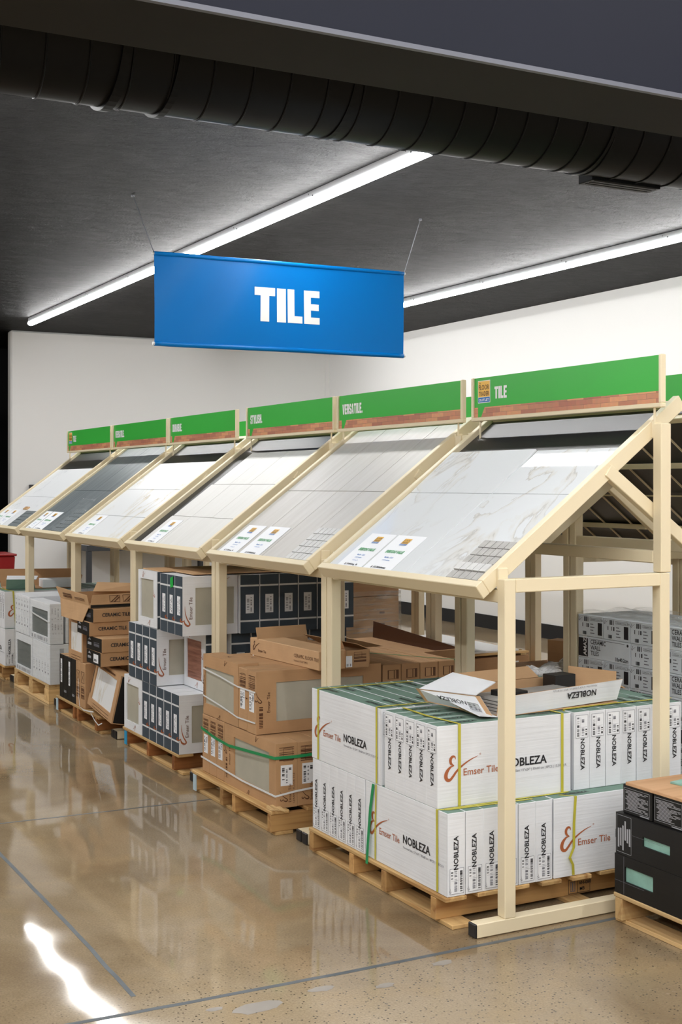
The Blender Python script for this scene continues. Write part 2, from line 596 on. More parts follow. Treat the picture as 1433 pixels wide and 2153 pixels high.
class MB:
    def __init__(self):
        self.v, self.f, self.m, self.mats = [], [], [], []

    def mi(self, mat):
        if mat not in self.mats:
            self.mats.append(mat)
        return self.mats.index(mat)

    def poly(self, pts, mat):
        n = len(self.v)
        self.v += [tuple(p) for p in pts]
        self.f.append(tuple(range(n, n + len(pts))))
        self.m.append(self.mi(mat))

    def mesh(self, vs, fs, mat):
        n = len(self.v)
        self.v += [tuple(p) for p in vs]
        k = self.mi(mat)
        for f in fs:
            self.f.append(tuple(i + n for i in f))
            self.m.append(k)

    def box(self, lo, hi, mat, top=None):
        x0, y0, z0 = lo
        x1, y1, z1 = hi
        vs = [(x0, y0, z0), (x1, y0, z0), (x1, y1, z0), (x0, y1, z0), (x0, y0, z1), (x1, y0, z1), (x1, y1, z1), (x0, y1, z1)]
        n = len(self.v)
        self.v += vs
        k = self.mi(mat)
        kt = self.mi(top) if top else k
        for f, q in (((3, 2, 1, 0), k), ((4, 5, 6, 7), kt), ((0, 1, 5, 4), k), ((1, 2, 6, 5), k), ((2, 3, 7, 6), k), ((3, 0, 4, 7), k)):
            self.f.append(tuple(i + n for i in f))
            self.m.append(q)

    def hexa(self, vs, mat):
        """eight corners ordered like box()"""
        self.mesh(vs, [(3, 2, 1, 0), (4, 5, 6, 7), (0, 1, 5, 4), (1, 2, 6, 5), (2, 3, 7, 6), (3, 0, 4, 7)], mat)

    def bar(self, a, b, wy, h, mat):
        """bar in a plane of constant y: from a to b (x,y,z), width wy along y, thickness h across"""
        a, b = Vector(a), Vector(b)
        d = (b - a).normalized()
        n = Vector((-d.z, 0, d.x)) * (h / 2)
        y = Vector((0, wy / 2, 0))
        self.hexa([a - n - y, b - n - y, b - n + y, a - n + y, a + n - y, b + n - y, b + n + y, a + n + y], mat)

    def tube(self, pts, r, mat, n=8, cap=True):
        pts = [Vector(p) for p in pts]
        rings = []
        for i, p in enumerate(pts):
            t = (pts[min(i + 1, len(pts) - 1)] - pts[max(i - 1, 0)]).normalized()
            up = Vector((0, 0, 1)) if abs(t.z) < 0.9 else Vector((1, 0, 0))
            a = t.cross(up).normalized()
            b = t.cross(a).normalized()
            rings.append([p + a * (r * math.cos(2 * math.pi * k / n)) + b * (r * math.sin(2 * math.pi * k / n)) for k in range(n)])
        base = len(self.v)
        for rg in rings:
            self.v += [tuple(q) for q in rg]
        k = self.mi(mat)
        for i in range(len(rings) - 1):
            for j in range(n):
                self.f.append((base + i * n + j, base + i * n + (j + 1) % n, base + (i + 1) * n + (j + 1) % n, base + (i + 1) * n + j))
                self.m.append(k)
        if cap:
            self.f.append(tuple(base + j for j in range(n))[::-1])
            self.m.append(k)
            self.f.append(tuple(base + (len(rings) - 1) * n + j for j in range(n)))
            self.m.append(k)

    def ribbon(self, pts, wdir, w, mat, th=0.0012):
        """flat band along pts; wdir = list of width directions (or one), thickness th"""
        pts = [Vector(p) for p in pts]
        if not isinstance(wdir, list):
            wdir = [wdir] * len(pts)
        rings = []
        for i, p in enumerate(pts):
            t = (pts[min(i + 1, len(pts) - 1)] - pts[max(i - 1, 0)]).normalized()
            a = Vector(wdir[i]).normalized()
            nn = t.cross(a).normalized() * (th / 2)
            a = a * (w / 2)
            rings.append([p - a - nn, p + a - nn, p + a + nn, p - a + nn])
        base = len(self.v)
        for rg in rings:
            self.v += [tuple(q) for q in rg]
        k = self.mi(mat)
        for i in range(len(rings) - 1):
            for j in range(4):
                self.f.append((base + i * 4 + j, base + i * 4 + (j + 1) % 4, base + (i + 1) * 4 + (j + 1) % 4, base + (i + 1) * 4 + j))
                self.m.append(k)
        self.f.append((base + 3, base + 2, base + 1, base))
        self.m.append(k)
        e = base + (len(rings) - 1) * 4
        self.f.append((e, e + 1, e + 2, e + 3))
        self.m.append(k)

    def data(self, name, bevel=0.0, smooth=False, seg=1):
        me = bpy.data.meshes.new(name)
        me.from_pydata(self.v, [], self.f)
        for q in self.mats:
            me.materials.append(MATS[q])
        me.polygons.foreach_set('material_index', self.m)
        if smooth:
            me.polygons.foreach_set('use_smooth', [True] * len(self.f))
        me.update()
        if bevel > 0:
            bm = bmesh.new()
            bm.from_mesh(me)
            bmesh.ops.bevel(bm, geom=list(bm.edges), offset=bevel, segments=seg, profile=0.5, affect='EDGES', clamp_overlap=True)
            bm.to_mesh(me)
            bm.free()
        else:
            bm = bmesh.new()
            bm.from_mesh(me)
            bmesh.ops.recalc_face_normals(bm, faces=list(bm.faces))
            bm.to_mesh(me)
            bm.free()
        return me

    def build(self, name, parent=None, bevel=0.0, smooth=False, loc=None):
        return put(name, self.data(name, bevel, smooth), parent, loc)


def put(name, me, parent=None, loc=None, rz=0.0):
    o = bpy.data.objects.new(name, me)
    COL.objects.link(o)
    if parent is not None:
        o.parent = parent
    if loc is not None:
        o.location = loc
    o.rotation_euler = (0, 0, rz)
    return o


def tag(o, label=None, cat=None, group=None, kind=None):
    if label:
        o['label'] = label
    if cat:
        o['category'] = cat
    if group:
        o['group'] = group
    if kind:
        o['kind'] = kind
    return o


def thing(name, label, cat, loc=(0, 0, 0), rz=0.0, group=None):
    o = bpy.data.objects.new(name, None)
    o.empty_display_size = 0.05
    COL.objects.link(o)
    o.location = loc
    o.rotation_euler = (0, 0, rz)
    return tag(o, label, cat, group)


def struct(name, mb, bevel=0.0, smooth=False):
    return tag(mb.build(name, None, bevel, smooth), kind='structure')


ORD = ['first', 'second', 'third', 'fourth', 'fifth', 'sixth', 'seventh', 'eighth', 'ninth', 'tenth']


BLOCK = {
    'T': ([[(0, .78), (1, .78), (1, 1), (0, 1)], [(.28, 0), (.72, 0), (.72, .78), (.28, .78)]], .50),
    'I': ([[(0, 0), (1, 0), (1, 1), (0, 1)]], .24),
    'L': ([[(0, 0), (.50, 0), (.50, 1), (0, 1)], [(.50, 0), (1, 0), (1, .21), (.50, .21)]], .42),
    'E': ([[(0, 0), (.48, 0), (.48, 1), (0, 1)], [(.48, 0), (1, 0), (1, .20), (.48, .20)], [(.48, .41), (.94, .41), (.94, .60), (.48, .60)], [(.48, .80), (1, .80), (1, 1), (.48, 1)]], .44),
    'V': ([[(0, 1), (.30, 0), (.50, 0), (.50, .30), (.38, 1)], [(1, 1), (.62, 1), (.50, .30), (.50, 0), (.70, 0)]], .54),
    'R': ([[(0, 0), (.40, 0), (.40, 1), (0, 1)], [(.40, .80), (.92, .80), (.86, 1), (.40, 1)], [(.62, .52), (1, .58), (1, .80), (.62, .80)], [(.40, .42), (.96, .42), (1, .58), (.40, .58)], [(.62, 0), (1, 0), (.98, .42), (.62, .42)]], .52),
    'S': ([[(.06, .80), (.94, .80), (.86, 1), (.14, 1)], [(0, .52), (.38, .58), (.38, .80), (0, .80)], [(.0, .52), (.60, .36), (1, .46), (.38, .64)], [(.62, .20), (1, .20), (1, .46), (.62, .42)], [(.14, 0), (.86, 0), (.98, .20), (.04, .20)], [(0, .20), (.38, .20), (.38, .32), (0, .32)], [(.62, .68), (1, .68), (1, .80), (.62, .80)]], .50),
    'A': ([[(0, 0), (.38, 0), (.50, .72), (.50, 1), (.30, 1)], [(1, 0), (.70, 1), (.50, 1), (.50, .72), (.62, 0)], [(.30, .16), (.70, .16), (.66, .34), (.34, .34)]], .54),
    'D': ([[(0, 0), (.40, 0), (.40, 1), (0, 1)], [(.40, .80), (.98, .80), (.84, 1), (.40, 1)], [(.62, .20), (1, .20), (1, .80), (.62, .80)], [(.40, 0), (.84, 0), (.98, .20), (.40, .20)]], .52),
    'U': ([[(0, .20), (.38, .20), (.38, 1), (0, 1)], [(.62, .20), (1, .20), (1, 1), (.62, 1)], [(.02, .20), (.14, 0), (.86, 0), (.98, .20)]], .52),
    'B': ([[(0, 0), (.40, 0), (.40, 1), (0, 1)], [(.40, .80), (.96, .80), (.86, 1), (.40, 1)], [(.62, .60), (.98, .60), (.96, .80), (.62, .80)], [(.40, .42), (.94, .42), (.98, .60), (.40, .60)], [(.62, .20), (1, .20), (.98, .42), (.62, .42)], [(.40, 0), (.86, 0), (1, .20), (.40, .20)]], .52),
    'Y': ([[(0, 1), (.31, .36), (.69, .36), (.50, .62), (.38, 1)], [(1, 1), (.62, 1), (.50, .62), (.69, .36)], [(.31, 0), (.69, 0), (.69, .36), (.31, .36)]], .54),
    'H': ([[(0, 0), (.38, 0), (.38, 1), (0, 1)], [(.62, 0), (1, 0), (1, 1), (.62, 1)], [(.38, .40), (.62, .40), (.62, .62), (.38, .62)]], .54),
    '.': ([[(0, 0), (1, 0), (1, .22), (0, .22)]], .20),
}


def block_text(fr, word, a, b, h, mat, k=2, sx=1.0, gap=.045):
    for ch in word:
        polys, w = BLOCK[ch]
        for pl in polys:
            fr.poly([(a + p[0] * w * h * sx, b + p[1] * h) for p in pl], mat, k)
        a += (w * sx + gap) * h


class Frame:
    """2D drawing frame on a flat face: origin, right axis, up axis, outward normal"""
    def __init__(self, mb, o, u, v):
        self.mb, self.o, self.u, self.v = mb, Vector(o), Vector(u).normalized(), Vector(v).normalized()
        self.n = self.u.cross(self.v).normalized()
        self.bank, self.lock = None, False

    def to(self, name):
        """send what follows to a part of its own (when a bank of parts is open)"""
        if self.bank is not None and not self.lock:
            self.mb = self.bank.setdefault('%s#%d' % (name, len(self.bank)), MB())

    def p(self, a, b, k=1):
        return self.o + self.u * a + self.v * b + self.n * (OFF * k)

    def rect(self, a0, b0, a1, b1, mat, k=1):
        self.mb.poly([self.p(a0, b0, k), self.p(a1, b0, k), self.p(a1, b1, k), self.p(a0, b1, k)], mat)

    def poly(self, pts, mat, k=1):
        self.mb.poly([self.p(a, b, k) for a, b in pts], mat)

    def outline(self, a0, b0, a1, b1, w, mat, k=1):
        self.rect(a0, b0, a1, b0 + w, mat, k)
        self.rect(a0, b1 - w, a1, b1, mat, k)
        self.rect(a0, b0, a0 + w, b1, mat, k)
        self.rect(a1 - w, b0, a1, b1, mat, k)

    def text(self, key, a, b, h, mat, rot=0, k=2, sx=1.0, align='l'):
        keep = self.mb
        self.to('lettering')
        vs, fs, w = TEXTS[key]
        w *= sx
        dx = {'l': 0, 'c': -w / 2, 'r': -w}[align]
        c, s = math.cos(math.radians(rot)), math.sin(math.radians(rot))
        out = []
        for x, y in vs:
            x = (x * sx + dx) * h
            y = y * h
            out.append(self.p(a + x * c - y * s, b + x * s + y * c, k))
        self.mb.mesh(out, fs, mat)
        self.mb = keep

    def stroke(self, pts, mat, k=2):
        """variable width stroke: list of (a,b,halfwidth)"""
        n = len(pts)
        L, R = [], []
        for i, (a, b, w) in enumerate(pts):
            a0, b0, _ = pts[max(i - 1, 0)]
            a1, b1, _ = pts[min(i + 1, n - 1)]
            d = math.hypot(a1 - a0, b1 - b0) or 1
            na, nb = -(b1 - b0) / d, (a1 - a0) / d
            L.append((a + na * w, b + nb * w))
            R.append((a - na * w, b - nb * w))
        for i in range(n - 1):
            self.poly([R[i], R[i + 1], L[i + 1], L[i]], mat, k)

    def barcode(self, a0, b0, a1, b1, seed, mat='print_black', vertical=True, k=3, n=11):
        rnd = random.Random(seed)
        if vertical:
            w = (a1 - a0) / n
            for i in range(n):
                if rnd.random() < 0.68:
                    self.rect(a0 + i * w, b0, a0 + (i + rnd.uniform(0.35, 0.95)) * w, b1, mat, k)
        else:
            w = (b1 - b0) / n
            for i in range(n):
                if rnd.random() < 0.68:
                    self.rect(a0, b0 + i * w, a1, b0 + (i + rnd.uniform(0.35, 0.95)) * w, mat, k)


def smooth_path(pts, n=4):
    out = []
    for i in range(len(pts) - 1):
        p0, p1, p2, p3 = pts[max(i - 1, 0)], pts[i], pts[i + 1], pts[min(i + 2, len(pts) - 1)]
        for j in range(n):
            t = j / n
            out.append(tuple(0.5 * (2 * b + (c - a) * t + (2 * a - 5 * b + 4 * c - d) * t * t + (3 * b - a - 3 * c + d) * t ** 3) for a, b, c, d in zip(p0, p1, p2, p3)))
    out.append(tuple(pts[-1]))
    return out


SWASH = smooth_path([(0.50, 0.86, .008), (0.46, 0.97, .025), (0.34, 0.98, .040), (0.25, 0.86, .050), (0.28, 0.70, .040), (0.40, 0.62, .012), (0.42, 0.60, .010),
                     (0.26, 0.56, .030), (0.09, 0.40, .055), (0.02, 0.20, .065), (0.08, 0.05, .055), (0.22, 0.02, .045), (0.38, 0.16, .040), (0.56, 0.36, .035),
                     (0.86, 0.58, .028), (1.25, 0.78, .018), (1.62, 0.90, .006)], 4)


def swash(fr, a, b, h, mat='print_rust', rot=0, k=2):
    keep = fr.mb
    fr.to('logo')
    c, s = math.cos(math.radians(rot)), math.sin(math.radians(rot))
    fr.stroke([(a + (x * c - y * s) * h, b + (x * s + y * c) * h, max(w * 1.35, .008) * h) for x, y, w in SWASH], mat, k)
    fr.mb = keep


# ------------------------------------------------------------------ cartons
CACHE = {}


def flat(m_, name):
    me_ = bpy.data.meshes.new(name)
    me_.from_pydata(m_.v, [], m_.f)
    for q_ in m_.mats:
        me_.materials.append(MATS[q_])
    me_.polygons.foreach_set('material_index', m_.m)
    me_.update()
    return me_



def face_frame(mb, face, d):
    dx, dy, dz = d
    return {
        '-x': lambda: Frame(mb, (-dx / 2, dy / 2, 0), (0, -1, 0), (0, 0, 1)),
        '-y': lambda: Frame(mb, (-dx / 2, -dy / 2, 0), (1, 0, 0), (0, 0, 1)),
        '+x': lambda: Frame(mb, (dx / 2, -dy / 2, 0), (0, 1, 0), (0, 0, 1)),
        '+y': lambda: Frame(mb, (dx / 2, dy / 2, 0), (-1, 0, 0), (0, 0, 1)),
        '+z': lambda: Frame(mb, (-dx / 2, -dy / 2, dz), (1, 0, 0), (0, 1, 0)),
    }[face]()


def carton_parts(key, d, side=None, top=None, prints=None, window=None, extra=None, bevel=0.003):
    """cached list of (part name, mesh).  window = {face: (u0, v0, u1, v1, tile material)}; prints = {face: fn(frame, width, height)}"""
    if key in CACHE:
        return CACHE[key]
    dx, dy, dz = d
    parts = []
    body = MB()
    if not window:
        body.box((-dx / 2, -dy / 2, 0), (dx / 2, dy / 2, dz), side, top)
        parts.append(('carton_body', body.data('carton_body', bevel)))
    else:
        dep = 0.009
        faces = {'-x': dy, '-y': dx, '+x': dy, '+y': dx, '+z': dx}
        for f, w in faces.items():
            fr = face_frame(body, f, d)
            fr.n = fr.n * 0
            h = dy if f == '+z' else dz
            mat = (top or side) if f == '+z' else side
            if f in window:
                u0, v0, u1, v1, tm = window[f]
                for q in ((0, 0, w, v0), (0, v1, w, h), (0, v0, u0, v1), (u1, v0, w, v1)):
                    if q[2] - q[0] > 1e-4 and q[3] - q[1] > 1e-4:
                        fr.rect(*q, mat)
                n = fr.u.cross(fr.v).normalized() * -dep
                rim = [(u0, v0), (u1, v0), (u1, v1), (u0, v1)]
                for i in range(4):
                    a, b = rim[i], rim[(i + 1) % 4]
                    pa, pb = fr.p(*a), fr.p(*b)
                    body.poly([pa, pb, pb + n, pa + n], mat)
            else:
                fr.rect(0, 0, w, h, mat)
        body.poly([(-dx / 2, -dy / 2, 0), (-dx / 2, dy / 2, 0), (dx / 2, dy / 2, 0), (dx / 2, -dy / 2, 0)], side)
        parts.append(('carton_body', body.data('carton_body')))
        for f, (u0, v0, u1, v1, tm) in window.items():
            t = MB()
            fr = face_frame(t, f, d)
            n = fr.n * -dep
            fr.n = fr.n * 0
            t.poly([fr.p(u0 - .004, v0 - .004) + n * .8, fr.p(u1 + .004, v0 - .004) + n * .8, fr.p(u1 + .004, v1 + .004) + n * .8, fr.p(u0 - .004, v1 + .004) + n * .8], tm)
            t.poly([fr.p(u0 - .004, v0 - .004) + n * 1.2, fr.p(u1 + .004, v0 - .004) + n * 1.2, fr.p(u1 + .004, v1 + .004) + n * 1.2, fr.p(u0 - .004, v1 + .004) + n * 1.2], tm)
            parts.append(('exposed_tile', t.data('exposed_tile')))
    if prints:
        for f, fn in prints.items():
            pr = MB()
            fr = face_frame(pr, f, d)
            fr.bank = {}
            w = dx if f in ('-y', '+y', '+z') else dy
            fn(fr, w, dy if f == '+z' else dz)
            for nm, q in [('printing', pr)] + list(fr.bank.items()):
                if q.f:
                    parts.append((nm.split('#')[0], flat(q, nm.split('#')[0])))
    if extra:
        for nm, fn in extra:
            e = MB()
            fn(e, d)
            parts.append((nm, e.data(nm)))
    CACHE[key] = parts
    return parts


def carton(name, label, key, d, loc, rz=0.0, group=None, cat='box', jitter=0.0, **spec):
    rnd = random.Random(hash((round(loc[0], 3), round(loc[1], 3), round(loc[2], 3))) & 0xffff)
    if jitter:
        rz += rnd.uniform(-1, 1) * 0.0012
        loc = (loc[0] + rnd.uniform(-1, 1) * jitter, loc[1] + rnd.uniform(-1, 1) * jitter, loc[2])
    t = thing(name, label, cat, loc, rz, group)
    for nm, me in carton_parts(key, d, **spec):
        put(nm, me, t)
    return t


# ---- decorations
def sticker(fr, a0, b0, a1, b1, seed):
    """shipping label, taller than wide"""
    keep = fr.mb
    fr.to('shipping_label')
    fr.lock = True
    w, h = a1 - a0, b1 - b0
    fr.rect(a0, b0, a1, b1, 'paper', 1)
    fr.outline(a0, b0, a1, b1, 0.0012, 'print_grey', 2)
    fr.barcode(a0 + w * .72, b0 + h * .08, a0 + w * .90, b0 + h * .92, seed, 'print_black', False, 3, 20)
    fr.barcode(a0 + w * .32, b0 + h * .10, a0 + w * .52, b0 + h * .92, seed + 1, 'print_grey', False, 3, 26)
    fr.barcode(a0 + w * .08, b0 + h * .60, a0 + w * .22, b0 + h * .90, seed + 2, 'print_black', False, 3, 8)
    fr.rect(a0 + w * .60, b0 + h * .1, a0 + w * .61, b0 + h * .9, 'print_grey', 3)
    fr.rect(a0 + w * .1, b0 + h * .52, a0 + w * .9, b0 + h * .525, 'print_grey', 3)
    swash(fr, a0 + w * .08, b0 + h * .06, w * .16, 'print_grey', 70, 3)
    fr.lock = False
    fr.mb = keep


def sticker_flip(fr, a0, b0, a1, b1, seed):
    keep = fr.mb
    fr.to('shipping_label')
    fr.lock = True
    w, h = a1 - a0, b1 - b0
    fr.rect(a0, b0, a1, b1, 'paper', 1)
    fr.outline(a0, b0, a1, b1, 0.0012, 'print_grey', 2)
    fr.barcode(a0 + w * .10, b0 + h * .08, a0 + w * .28, b0 + h * .92, seed, 'print_black', False, 3, 20)
    fr.barcode(a0 + w * .48, b0 + h * .10, a0 + w * .68, b0 + h * .92, seed + 1, 'print_grey', False, 3, 26)
    fr.barcode(a0 + w * .78, b0 + h * .10, a0 + w * .92, b0 + h * .40, seed + 2, 'print_black', False, 3, 8)
    fr.rect(a0 + w * .38, b0 + h * .1, a0 + w * .39, b0 + h * .9, 'print_grey', 3)
    fr.rect(a0 + w * .1, b0 + h * .47, a0 + w * .9, b0 + h * .475, 'print_grey', 3)
    fr.lock = False
    fr.mb = keep


def nob_long(fr, w, h):
    swash(fr, w * .055, h * .33, .088)
    fr.text('Emser', w * .185, h * .37, .026, 'print_rust')
    fr.text('reg', w * .30, h * .60, .008, 'print_rust')
    fr.text('NOBLEZA', w * .485, h * .40, .033, 'print_black')
    fr.text('size', w * .487, h * .325, .0125, 'print_grey')
    fr.rect(w * .995, h * .02, w * .997, h * .98, 'print_pale', 1)


def nob_end_up(fr, w, h):      # sticker low, word reading upwards
    sticker(fr, w * .12, h * .03, w * .90, h * .335, 11)
    fr.text('NOBLEZA', w * .60, h * .318, .0205, 'print_black', 90)


def nob_end_down(fr, w, h):    # sticker high, word reading downwards
    sticker_flip(fr, w * .10, h * .665, w * .88, h * .96, 12)
    fr.text('NOBLEZA', w * .40, h * .655, .0205, 'print_black', -90)


def nob_top(along):
    def fn(fr, w, h):
        if along == 'x':
            fr.text('NOBLEZA', w * .72, h * .35, .022, 'print_black')
            fr.text('NOBLEZA', w * .10, h * .35, .022, 'print_black')
        else:
            fr.text('NOBLEZA', w * .65, h * .72, .022, 'print_black', 90)
            fr.text('NOBLEZA', w * .65, h * .10, .022, 'print_black', 90)
    return fn


NL, NH, NT = 0.608, 0.302, 0.0765


def nobleza(label, x0, y0, z0, along, ends, group, vis=True):
    """carton standing on its long edge; along = axis of its 61 cm length"""
    d = (NL, NT, NH) if along == 'x' else (NT, NL, NH)
    end = nob_end_up if ends == 'up' else nob_end_down
    if along == 'x':
        pr = {'-y': nob_long, '-x': end, '+z': nob_top('x')}
    else:
        pr = {'-x': nob_long, '-y': end, '+z': nob_top('y')}
    return carton('tile_carton', label, 'nob_%s_%s' % (along, ends), d, (x0 + d[0] / 2, y0 + d[1] / 2, z0), 0, group, "carton", 0.0006,
                  side='white_board', top='green_board', prints=pr, bevel=.0016)


# ------------------------------------------------------------------ room shell
CEIL = 3.485
WX, WY = 8.17, 15.79

mb = MB()
mb.poly([(-7, -7, 0), (WX + .2, -7, 0), (WX + .2, 20, 0), (-7, 20, 0)], 'joint_fill')
mb.f, mb.m, mb.v = [], [], []
mb.mats = ['floor']
MATS['floor'] = FLOOR
mb.box((-7, -7, -.1), (WX + .2, 20, 0), 'floor')
floor = struct('floor', mb)

# saw-cut joints and repair patches in the slab
for pts, w in (([(1.315, 3.87), (1.318, 4.6), (1.31, 5.6), (1.315, 8.0), (1.315, 15.0)], .016),
               ([(-3.0, 3.80), (1.08, 3.757), (1.78, 3.738), (2.47, 3.736), (3.2, 3.738), (5.0, 3.737)], .020),
               ([(-3.0, 6.17), (1.43, 6.137), (2.50, 6.11), (4.5, 6.06)], .012)):
    mb = MB()
    pp = []
    rnd = random.Random(3)
    for i in range(len(pts) - 1):
        for j in range(8):
            t = j / 8
            a, b = pts[i], pts[i + 1]
            pp.append((a[0] + (b[0] - a[0]) * t + rnd.uniform(-.002, .002), a[1] + (b[1] - a[1]) * t + rnd.uniform(-.002, .002), .0004))
    pp.append((*pts[-1], .0004))
    d0 = Vector((pts[1][0] - pts[0][0], pts[1][1] - pts[0][1], 0)).normalized()
    mb.ribbon(pp, (-d0.y, d0.x, 0), w, 'joint_fill', .0006)
    mb.build('control_joint', floor)
rnd = random.Random(5)
for cx_, cy_, r_ in ((1.62, 3.61, .06), (1.50, 3.66, .02), (2.05, 3.58, .025), (2.32, 3.66, .03), (1.86, 3.65, .03)):
    mb = MB()
    mb.poly([(cx_ + r_ * 1.5 * rnd.uniform(.75, 1.1) * math.cos(k / 14 * 6.283), cy_ + r_ * .7 * rnd.uniform(.75, 1.1) * math.sin(k / 14 * 6.283), .0005) for k in range(14)], 'patch_grey')
    mb.build('filler_patch', floor)

mb = MB()
mb.box((-7, 3.95, CEIL), (WX + .2, 20, CEIL + .1), 'stucco')
struct('ceiling', mb)
mb = MB()
mb.box((-7, -7, 4.1), (WX + .2, 3.95, 4.2), 'stucco')
mb.box((-7, 3.88, CEIL + .1), (WX + .2, 3.95, 4.1), 'stucco')
struct('ceiling', mb)

mb = MB()
mb.box((WX, -7, 0), (WX + .15, 20, 4.2), 'wall')
struct('wall_right', mb)
mb = MB()
mb.box((3.80, WY, 0), (WX, WY + .16, CEIL), 'wall')
struct('wall_far', mb, bevel=.02)
mb = MB()
mb.box((-7.15, -7, 0), (-7, 20, 4.2), 'wall_grey')
struct('wall_left', mb)
mb = MB()
mb.box((-7.15, -7.15, 0), (WX + .15, -7, 4.2), 'wall_grey')
struct('wall_near', mb)
mb = MB()
mb.box((-7, 18.0, 0), (WX, 18.15, CEIL), 'unlit_black')  # near-black colour stands in for the unlit space past the opening
struct('wall_back', mb)
mb = MB()
mb.box((WX - .014, -7, 0), (WX, WY, .15), 'baseboard')
struct('baseboard_right', mb)
mb = MB()
mb.box((3.82, WY - .014, 0), (WX - .014, WY, .15), 'baseboard')
struct('baseboard_far', mb)
# seam strip in the far corner
mb = MB()
mb.box((WX - .07, WY - .012, .15), (WX, WY, CEIL), 'wall')
struct('trim_1', mb)

# ceiling drop: dark soffit beam with a pale corner bead
mb = MB()
mb.box((-7, 3.565, 3.0), (WX, 3.96, 4.1), 'soffit_under')
struct('trim_2', mb)
mb = MB()
mb.box((-7, 3.552, 3.012), (WX, 3.565, 4.1), 'soffit_face')
struct('trim_3', mb)
mb = MB()
mb.box((-7, 3.546, 2.996), (WX, 3.565, 3.012), 'soffit_bead')
struct('trim_4', mb)

# ------------------------------------------------------------------ LED strip lights
def led_strip(x, y0, y1, zc, label, group):
    t = thing('strip_light', label, 'light', (x, y0, zc), 0, group)
    L = y1 - y0
    h = MB()
    h.box((-.030, 0, -.052), (.030, L, 0), 'fixture_white')
    h.build('light_housing', t, .003)
    d = MB()
    prof = [(-.033, -.048), (-.033, -.068), (-.022, -.080), (0, -.084), (.022, -.080), (.033, -.068), (.033, -.048)]
    n = len(prof)
    vs = [(a, .004, b) for a, b in prof] + [(a, L - .004, b) for a, b in prof]
    fs = [(i, i + 1, n + i + 1, n + i) for i in range(n - 1)] + [tuple(range(n)), tuple(range(2 * n - 1, n - 1, -1))]
    d.mesh(vs, fs, 'led')
    d.build('light_diffuser', t)
    k = MB()
    q = 1.2
    while q < L - .3:
        k.box((-.0315, q, -.040), (.0315, q + .012, -.030), 'charcoal')
        k.box((-.0315, q + .06, -.022), (.0315, q + .066, -.014), 'charcoal')
        q += 1.22
    k.build('light_clip', t)
    return t


led_strip(3.725, 4.95, 14.55, CEIL - .002, 'long white LED strip light on black ceiling, passing behind the blue banner', 'ceiling strip lights')
led_strip(6.685, 4.95, 14.55, CEIL - .002, 'long white LED strip light on black ceiling, right one near the white wall', 'ceiling strip lights')
led_strip(0.765, 4.95, 14.55, CEIL - .002, 'LED strip light over the open aisle floor, out of the picture', 'ceiling strip lights')
led_strip(-2.195, 4.95, 14.55, CEIL - .002, 'LED strip light far left of the aisle, out of the picture', 'ceiling strip lights')
for q, nm in ((-3.7, 'farthest left'), (-2.2, 'left of the aisle'), (-.7, 'added fill row left of the camera'), (0.76, 'above the camera'), (2.24, 'added fill row right of the camera'), (3.72, 'over the right aisle'), (6.68, 'by the right wall')):  # rows either side of the camera are added to brighten camera-facing cartons
    led_strip(q, -6.2, 3.2, 4.1, 'LED strip light in front of the dark soffit, %s' % nm, 'ceiling strip lights')

# ------------------------------------------------------------------ spiral duct
YD, ZD, RD = 4.45, 3.20, 0.25
t = thing('spiral_duct', 'black round spiral ventilation duct running under the dark ceiling', 'duct', (-6.5, YD, ZD))
mb = MB()
n = 48
x0, x1 = 0.0, 14.4
vs = [(xx, RD * math.cos(2 * math.pi * k / n), RD * math.sin(2 * math.pi * k / n)) for xx in (x0, x1) for k in range(n)]
mb.mesh(vs, [(k, (k + 1) % n, n + (k + 1) % n, n + k) for k in range(n)], 'duct')
mb.build('duct_pipe', t, smooth=True)
mb = MB()
pts = []
pitch = 0.150
turns = int((x1 - .1) / pitch)
for i in range(turns * 36 + 1):
    a = 2 * math.pi * i / 36
    pts.append((.05 + pitch * i / 36, (RD + .001) * math.cos(a), (RD + .001) * math.sin(a)))
mb.tube(pts, .0045, 'duct', 5)
mb.build('spiral_seam', t, smooth=True)


def ring(name, xa, xb, r, mat, parent):
    m_ = MB()
    nn = 48
    prof = [(xa, RD - .004), (xa, r), (xb, r), (xb, RD - .004)]
    v_ = [(p, q * math.cos(2 * math.pi * k / nn), q * math.sin(2 * math.pi * k / nn)) for p, q in prof for k in range(nn)]
    f_ = []
    for i in range(3):
        for k in range(nn):
            f_.append((i * nn + k, i * nn + (k + 1) % nn, (i + 1) * nn + (k + 1) % nn, (i + 1) * nn + k))
    m_.mesh(v_, f_, mat)
    return m_.build(name, parent, smooth=False)


ring('duct_collar', 7.895, 7.93, RD + .014, 'duct', t)
ring('duct_collar', 8.10, 8.125, RD + .012, 'duct', t)
ring('duct_collar', 8.79, 8.81, RD + .006, 'duct', t)
ring('duct_collar', 10.02, 10.035, RD + .006, 'duct', t)
mb = MB()
mb.box((10.13, .05, -RD - .010), (10.52, .15, -RD + .05), 'duct')
mb.build('air_register', t, .003)
for k in range(3):
    mb = MB()
    mb.box((10.15, .06 + .03 * k, -RD - .012), (10.50, .068 + .03 * k, -RD - .0095), 'black_plastic')
    mb.build('register_slot', t)
for q in (1.5, 4.0, 7.0, 10.8, 13.2):
    mb = MB()
    mb.box((q, -.012, RD - .01), (q + .03, .012, CEIL - ZD), 'duct')
    mb.build('duct_hanger', t)

# ------------------------------------------------------------------ hanging banner
SXL, SXR, SY, SZB, SZT = 2.805, 4.625, 7.85, 2.50, 3.085
t = thing('hanging_banner', 'blue vinyl banner reading TILE in white, hung from the ceiling on wires', 'banner', (SXL, SY, SZB), math.radians(-1.2))
BW, BH = SXR - SXL, SZT - SZB


